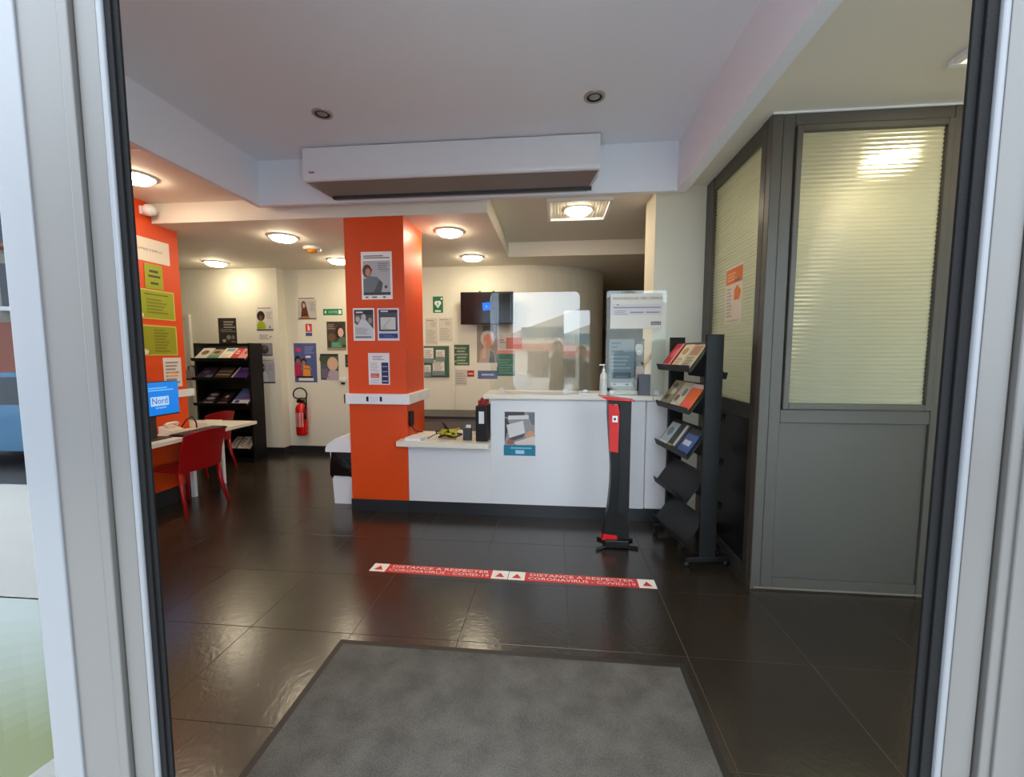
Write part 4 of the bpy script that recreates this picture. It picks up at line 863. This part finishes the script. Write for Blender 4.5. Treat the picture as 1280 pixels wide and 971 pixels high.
# counter front poster
sheet('poster', 'poster of a laptop with a teal footer on the counter front', 'poster', -0.322, 3.947, 0.605, 0.285, 0.42, (206,204,204),
  [('r',0.0,0.24,1.0,1.0,(150,146,146)), ('r',0,0.88,0.66,1,(66,62,66)), ('p',[(0.75,0.98),(1,0.98),(1,0.7),(0.9,0.72)],(110,110,120)), ('p',[(0.12,0.82),(0.8,0.84),(0.8,0.93),(0.12,0.91)],(214,212,210)), ('p',[(0.0,0.3),(0.16,0.72),(0.08,0.85),(0.0,0.85)],(66,58,56)),
   ('p',[(0.06,0.70),(0.62,0.80),(0.68,0.52),(0.16,0.40)],(216,214,212)), ('p',[(0.16,0.40),(0.68,0.52),(0.62,0.42),(0.12,0.30)],(84,80,80)), ('e',0.86,0.45,0.16,0.12,(206,152,120)), ('p',[(0.3,0.30),(1,0.46),(1,0.26),(0.4,0.25)],(216,204,196)), ('e',0.2,0.31,0.12,0.06,(170,96,80)),
   ('r',-0.03,0.0,1.03,0.24,(16,122,150)), ('lines',0.2,0.16,0.9,0.22,1,(120,190,214)), ('r',0.36,0.04,0.66,0.13,(150,200,230)), ('t','Nord',0.40,0.055,0.62,0.12,(230,240,248))])

# ledge things
LZ0 = 0.749
r = thing('binder', 'black upright box file with a white spine label on the low ledge', 'binder', (-0.675, 3.93, LZ0))
MB().box(-0.055, 0.055, -0.06, 0.16, 0, 0.335, bev=0.004).build('case', 'black_plastic', r)
MB().box(-0.025, 0.025, -0.0625, -0.059, 0.17, 0.285).build('spine_label', 'frame_white', r)
for k, (x, h_) in enumerate(((-0.03, 0.05), (-0.005, 0.075), (0.02, 0.055), (0.04, 0.065))):
    MB().box(x-0.009, x+0.009, -0.02, 0.10, 0.33, 0.33+h_).build('file_tab', 'red_plastic', r)
r = thing('card_reader', 'small black desk device beside the box file on the low ledge', 'device', (-0.82, 3.93, LZ0))
MB().box(-0.04, 0.04, -0.03, 0.03, 0, 0.12, bev=0.006).build('body', 'dark_grey_plastic', r)
MB().box(-0.012, 0.03, -0.01, 0.01, 0.12, 0.145).build('paper_slip', 'white_plastic', r)
r = thing('wall_phone', 'black handset mounted on the side of the orange pillar above the ledge', 'phone', (-1.419, 4.02, 0.86))
MB().box(0, 0.035, -0.035, 0.035, 0, 0.15, bev=0.008).build('handset', 'black_plastic', r)
MB().tube([(0.02, 0.0, 0.0), (0.05, 0.02, -0.05), (0.10, 0.0, -0.06), (0.14, -0.03, -0.05)], 0.005, 6).build('cord', 'black_plastic', r)
def squiggle(seed, n, sx, sy, sz):
    rnd = random.Random(seed); P = []
    for k in range(n):
        P.append((rnd.uniform(-sx, sx), rnd.uniform(-sy, sy), rnd.uniform(0.008, sz)))
    out = []
    for i in range(len(P)-1):
        p0, p1 = Vector(P[i]), Vector(P[i+1]); pm = Vector(P[i-1]) if i else p0; pn = Vector(P[i+2]) if i+2 < len(P) else p1
        for k in range(6):
            t = k/6; q_ = 0.5*((2*p0) + (p1-pm)*t + (2*pm-5*p0+4*p1-pn)*t*t + (3*p0-pm-3*p1+pn)*t**3); out.append((q_.x, q_.y, max(0.008, q_.z)))
    return out
r = thing('lanyards', 'tangle of yellow and black lanyards on the low ledge', 'lanyards', (-1.02, 4.0, LZ0))
MB().tube(squiggle(3, 18, 0.11, 0.09, 0.085), 0.0105, 6).build('yellow_strap', 'yellow_ribbon', r)
MB().tube(squiggle(8, 9, 0.14, 0.09, 0.075), 0.008, 6).build('black_strap', 'black_plastic', r)
MB().tube([(-0.07, 0.02, 0.16), (-0.03, 0.01, 0.10), (0.01, 0.0, 0.04)], [0.010, 0.014, 0.016], 6).build('clip', 'black_plastic', r)
MB().tube([(-0.10, 0.0, 0.05), (-0.15, -0.03, 0.03), (-0.19, -0.08, 0.008)], 0.005, 6).build('cord', 'dark_grey_plastic', r)
tag(MB().prism([(-0.09,-0.09),(0.07,-0.1),(0.09,0.08),(-0.06,0.1)], 0, 0.03, 'z').build('paper_pile', 'white_plastic', None, (-1.315, 3.92, LZ0)), 'loose white papers by the pillar end of the low ledge', 'paper')
tag(fixn(MB().prism([(-0.11, 0), (0.12, 0), (0.10, 0.012), (0.0, 0.045), (-0.10, 0.03)], -0.06, 0.06, 'y').build('mouse_tray', 'cream_top', None, (-1.0, 4.22, LZ0))), 'cream plastic tray lying behind the lanyards on the ledge', 'tray')
tag(MB().box(-0.06, 0.06, -0.03, 0.03, 0, 0.022, bev=0.004).build('stapler', 'white_plastic', None, (-0.86, 4.24, LZ0)), 'white stapler lying at the back of the low ledge', 'stapler')

# partition poster
sheet('poster', 'orange and white notice on the glass of the office partition', 'poster', 1.345, 3.395, 1.805, 0.30, 0.425, (222,214,196),
  [('r',0.02,0.70,1,0.97,(220,112,38)), ('lines',0.1,0.76,0.7,0.92,3,(240,176,120)), ('r',0.55,0.72,0.85,0.77,(120,90,90)), ('p',[(0.55,0.40),(0.85,0.40),(0.95,0.54),(0.72,0.66),(0.55,0.58)],(222,118,30)), ('lines',0.08,0.12,0.44,0.66,9,(176,172,160)), ('lines',0.08,0.03,0.9,0.08,1,(190,184,170))], -PI/2)

# ------------------------------------------------------------------ the street outside, seen only in reflections
struct(MB().box(-26, 16, -3.0, 0.62, -0.1, -0.012).build('floor_pavement', 'paving'))
struct(MB().box(-26, 16, -9.0, -3.0, -0.22, -0.13).build('floor_road', 'asphalt'))
struct(MB().box(-26, 16, -12.5, -9.0, -0.1, -0.012).build('floor_far_pavement', 'paving'))
r = thing('shop_building', 'low pale gabled shop with a teal sign across the street', 'building', (2.2, -11, -0.012))
fixn(MB().prism([(-7.5, 0), (7.5, 0), (7.5, 1.9), (1.0, 4.3), (-7.5, 1.3)], -3.0, 0, 'y').build('wall', mat('shop_render', (222, 214, 206), 0.8), r))
MB().box(-3.7, -1.75, 0, 0.08, 2.30, 2.75).build('sign_board', 'teal_sign', r)
MB().box(-5.2, -0.4, 0, 0.12, 1.75, 2.0).build('awning', 'salmon', r)
for x in (-3.4, -2.2, -1.0, 0.4): MB().box(x, x+0.95, 0, 0.04, 0.5, 1.65).build('window', 'window_dark', r)
r = thing('apartment_block', 'pale apartment block with rows of windows further along the street', 'building', (-14.5, -11, -0.012))
MB().box(-8, 8, -4, 0, 0, 9.0).build('wall', 'facade_render', r)
MB().box(-8, 8, 0, 0.08, 0, 2.6).build('ground_floor', 'facade_brick', r)
for i in range(8):
    for j in range(3):
        wn = MB().box(-7.4+i*1.9, -6.4+i*1.9, 0, 0.05, 3.1+j*2.0, 4.5+j*2.0).build('window', 'window_dark', r)
        MB().box(-7.5+i*1.9, -6.3+i*1.9, 0, 0.35, 2.95+j*2.0, 3.08+j*2.0).build('balcony', 'facade_brick' if (i+j) % 2 else 'frame_white', wn)
def car(label, x, y, paint):
    r = thing('car', label, 'car', (x, y, -0.13))
    prof = [(-2.0,0.32),(-2.02,0.62),(-1.85,0.84),(-1.1,0.95),(-0.5,1.42),(0.85,1.46),(1.55,1.0),(2.0,0.92),(2.05,0.5),(2.0,0.32)]
    fixn(MB().prism(prof, -0.82, 0.82, 'y').build('body', paint, r))
    for sy in (-1, 1):
        MB().prism([(-0.95,0.97),(-0.45,1.36),(0.80,1.39),(1.35,1.0)], sy*0.825, sy*0.815, 'y').build('side_window', 'window_dark', r)
        for xx in (-1.3, 1.3):
            MB().lathe([(0.0001,-0.1),(0.18,-0.1),(0.31,-0.09),(0.32,0),(0.31,0.09),(0.0001,0.1)], 20, Matrix.Translation((xx, sy*0.76, 0.32)) @ Matrix.Rotation(PI/2, 4, 'X')).build('wheel', 'rubber', r)
    return r
car('blue car parked in the street outside', -7.6, -4.6, 'car_blue')
car('white car parked across the street outside', -2.9, -7.2, 'car_white')

# the person taking the picture, seen in the counter screen
person = thing('person', 'person in dark jacket holding up a phone in the doorway', 'person', (0.06, -0.42, -0.012))
def skin_mesh(name, chain, material, parent, sub=2):
    """chain: list of (index, co, radius, parent index)"""
    me = bpy.data.meshes.new(name)
    me.from_pydata([c[0] for c in chain], [(i, c[2]) for i, c in enumerate(chain) if c[2] is not None], [])
    o = bpy.data.objects.new(name, me); C.objects.link(o); o.parent = parent
    md = o.modifiers.new('skin', 'SKIN'); md.use_smooth_shade = True
    for i, c in enumerate(chain):
        sv = me.skin_vertices[0].data[i]; sv.radius = (c[1], c[1]) if not isinstance(c[1], tuple) else c[1]; sv.use_root = (i == 0)
    s_ = o.modifiers.new('sub', 'SUBSURF'); s_.levels = sub; s_.render_levels = sub
    me.materials.append(MATS[material]); return o
B = [((0,0,0.96),(0.17,0.12),None), ((0,0,1.14),(0.15,0.11),0), ((0,0,1.34),(0.18,0.12),1), ((0,0,1.46),(0.13,0.09),2), ((0,0,1.53),0.055,3), ((0,0.02,1.60),0.06,4), ((0,0.02,1.68),(0.078,0.095),5), ((0,0.01,1.75),(0.07,0.085),6)]
for sx in (-1, 1):
    b0 = len(B)
    B += [((sx*0.19,0,1.42),0.062,3), ((sx*0.27,0.06,1.22),0.052,b0), ((sx*0.17,0.26,1.40),0.042,b0+1), ((sx*0.10,0.34,1.50),0.034,b0+2)]
    h0 = len(B)
    B += [((sx*0.10,0.02,0.86),0.092,0), ((sx*0.11,0.02,0.50),0.066,h0), ((sx*0.11,-0.01,0.10),0.046,h0+1), ((sx*0.115,0.13,0.045),0.04,h0+2)]
skin_mesh('body', B, 'dark_cloth', person)
for sx in (-1, 1):
    F = [((sx*0.10,0.34,1.50),0.032,None), ((sx*0.085,0.365,1.55),0.034,0)]
    for k in range(4): F += [((sx*(0.085-0.004*k), 0.385, 1.545+0.018*k), 0.010, 1), ((sx*(0.05-0.004*k), 0.400, 1.548+0.018*k), 0.009, len(F))]
    F += [((sx*0.075, 0.36, 1.60), 0.011, 1), ((sx*0.06, 0.375, 1.625), 0.010, len(F))]
    skin_mesh('hand', F, 'skin', person, 1)
MB().lathe([(0.0001,0.13),(0.05,0.12),(0.085,0.08),(0.098,0.03),(0.092,-0.03),(0.07,-0.07)], 20, Matrix.Translation((0,-0.012,1.705))).build('hair', 'hair', person)
MB().lathe([(0.0001,-0.115),(0.035,-0.11),(0.06,-0.07),(0.074,0),(0.072,0.05),(0.0001,0.09)], 20, Matrix.Translation((0,0.045,1.69))).build('face', 'skin', person)
MB().lathe([(0.0001,-0.018),(0.012,-0.012),(0.008,0.02),(0.0001,0.03)], 10, Matrix.Translation((0,0.122,1.675))).build('nose', 'skin', person)
for sx in (-1, 1): MB().lathe([(0.0001,-0.008),(0.011,0),(0.0001,0.008)], 10, Matrix.Translation((sx*0.028,0.108,1.70))).build('eye', 'black_plastic', person)
r = thing('phone', 'black phone held upright in both hands in the doorway', 'phone', (0.06, -0.028, 1.53))
MB().box(-0.075, 0.075, -0.004, 0.004, 0, 0.074, bev=0.003).build('body', 'black_plastic', r)
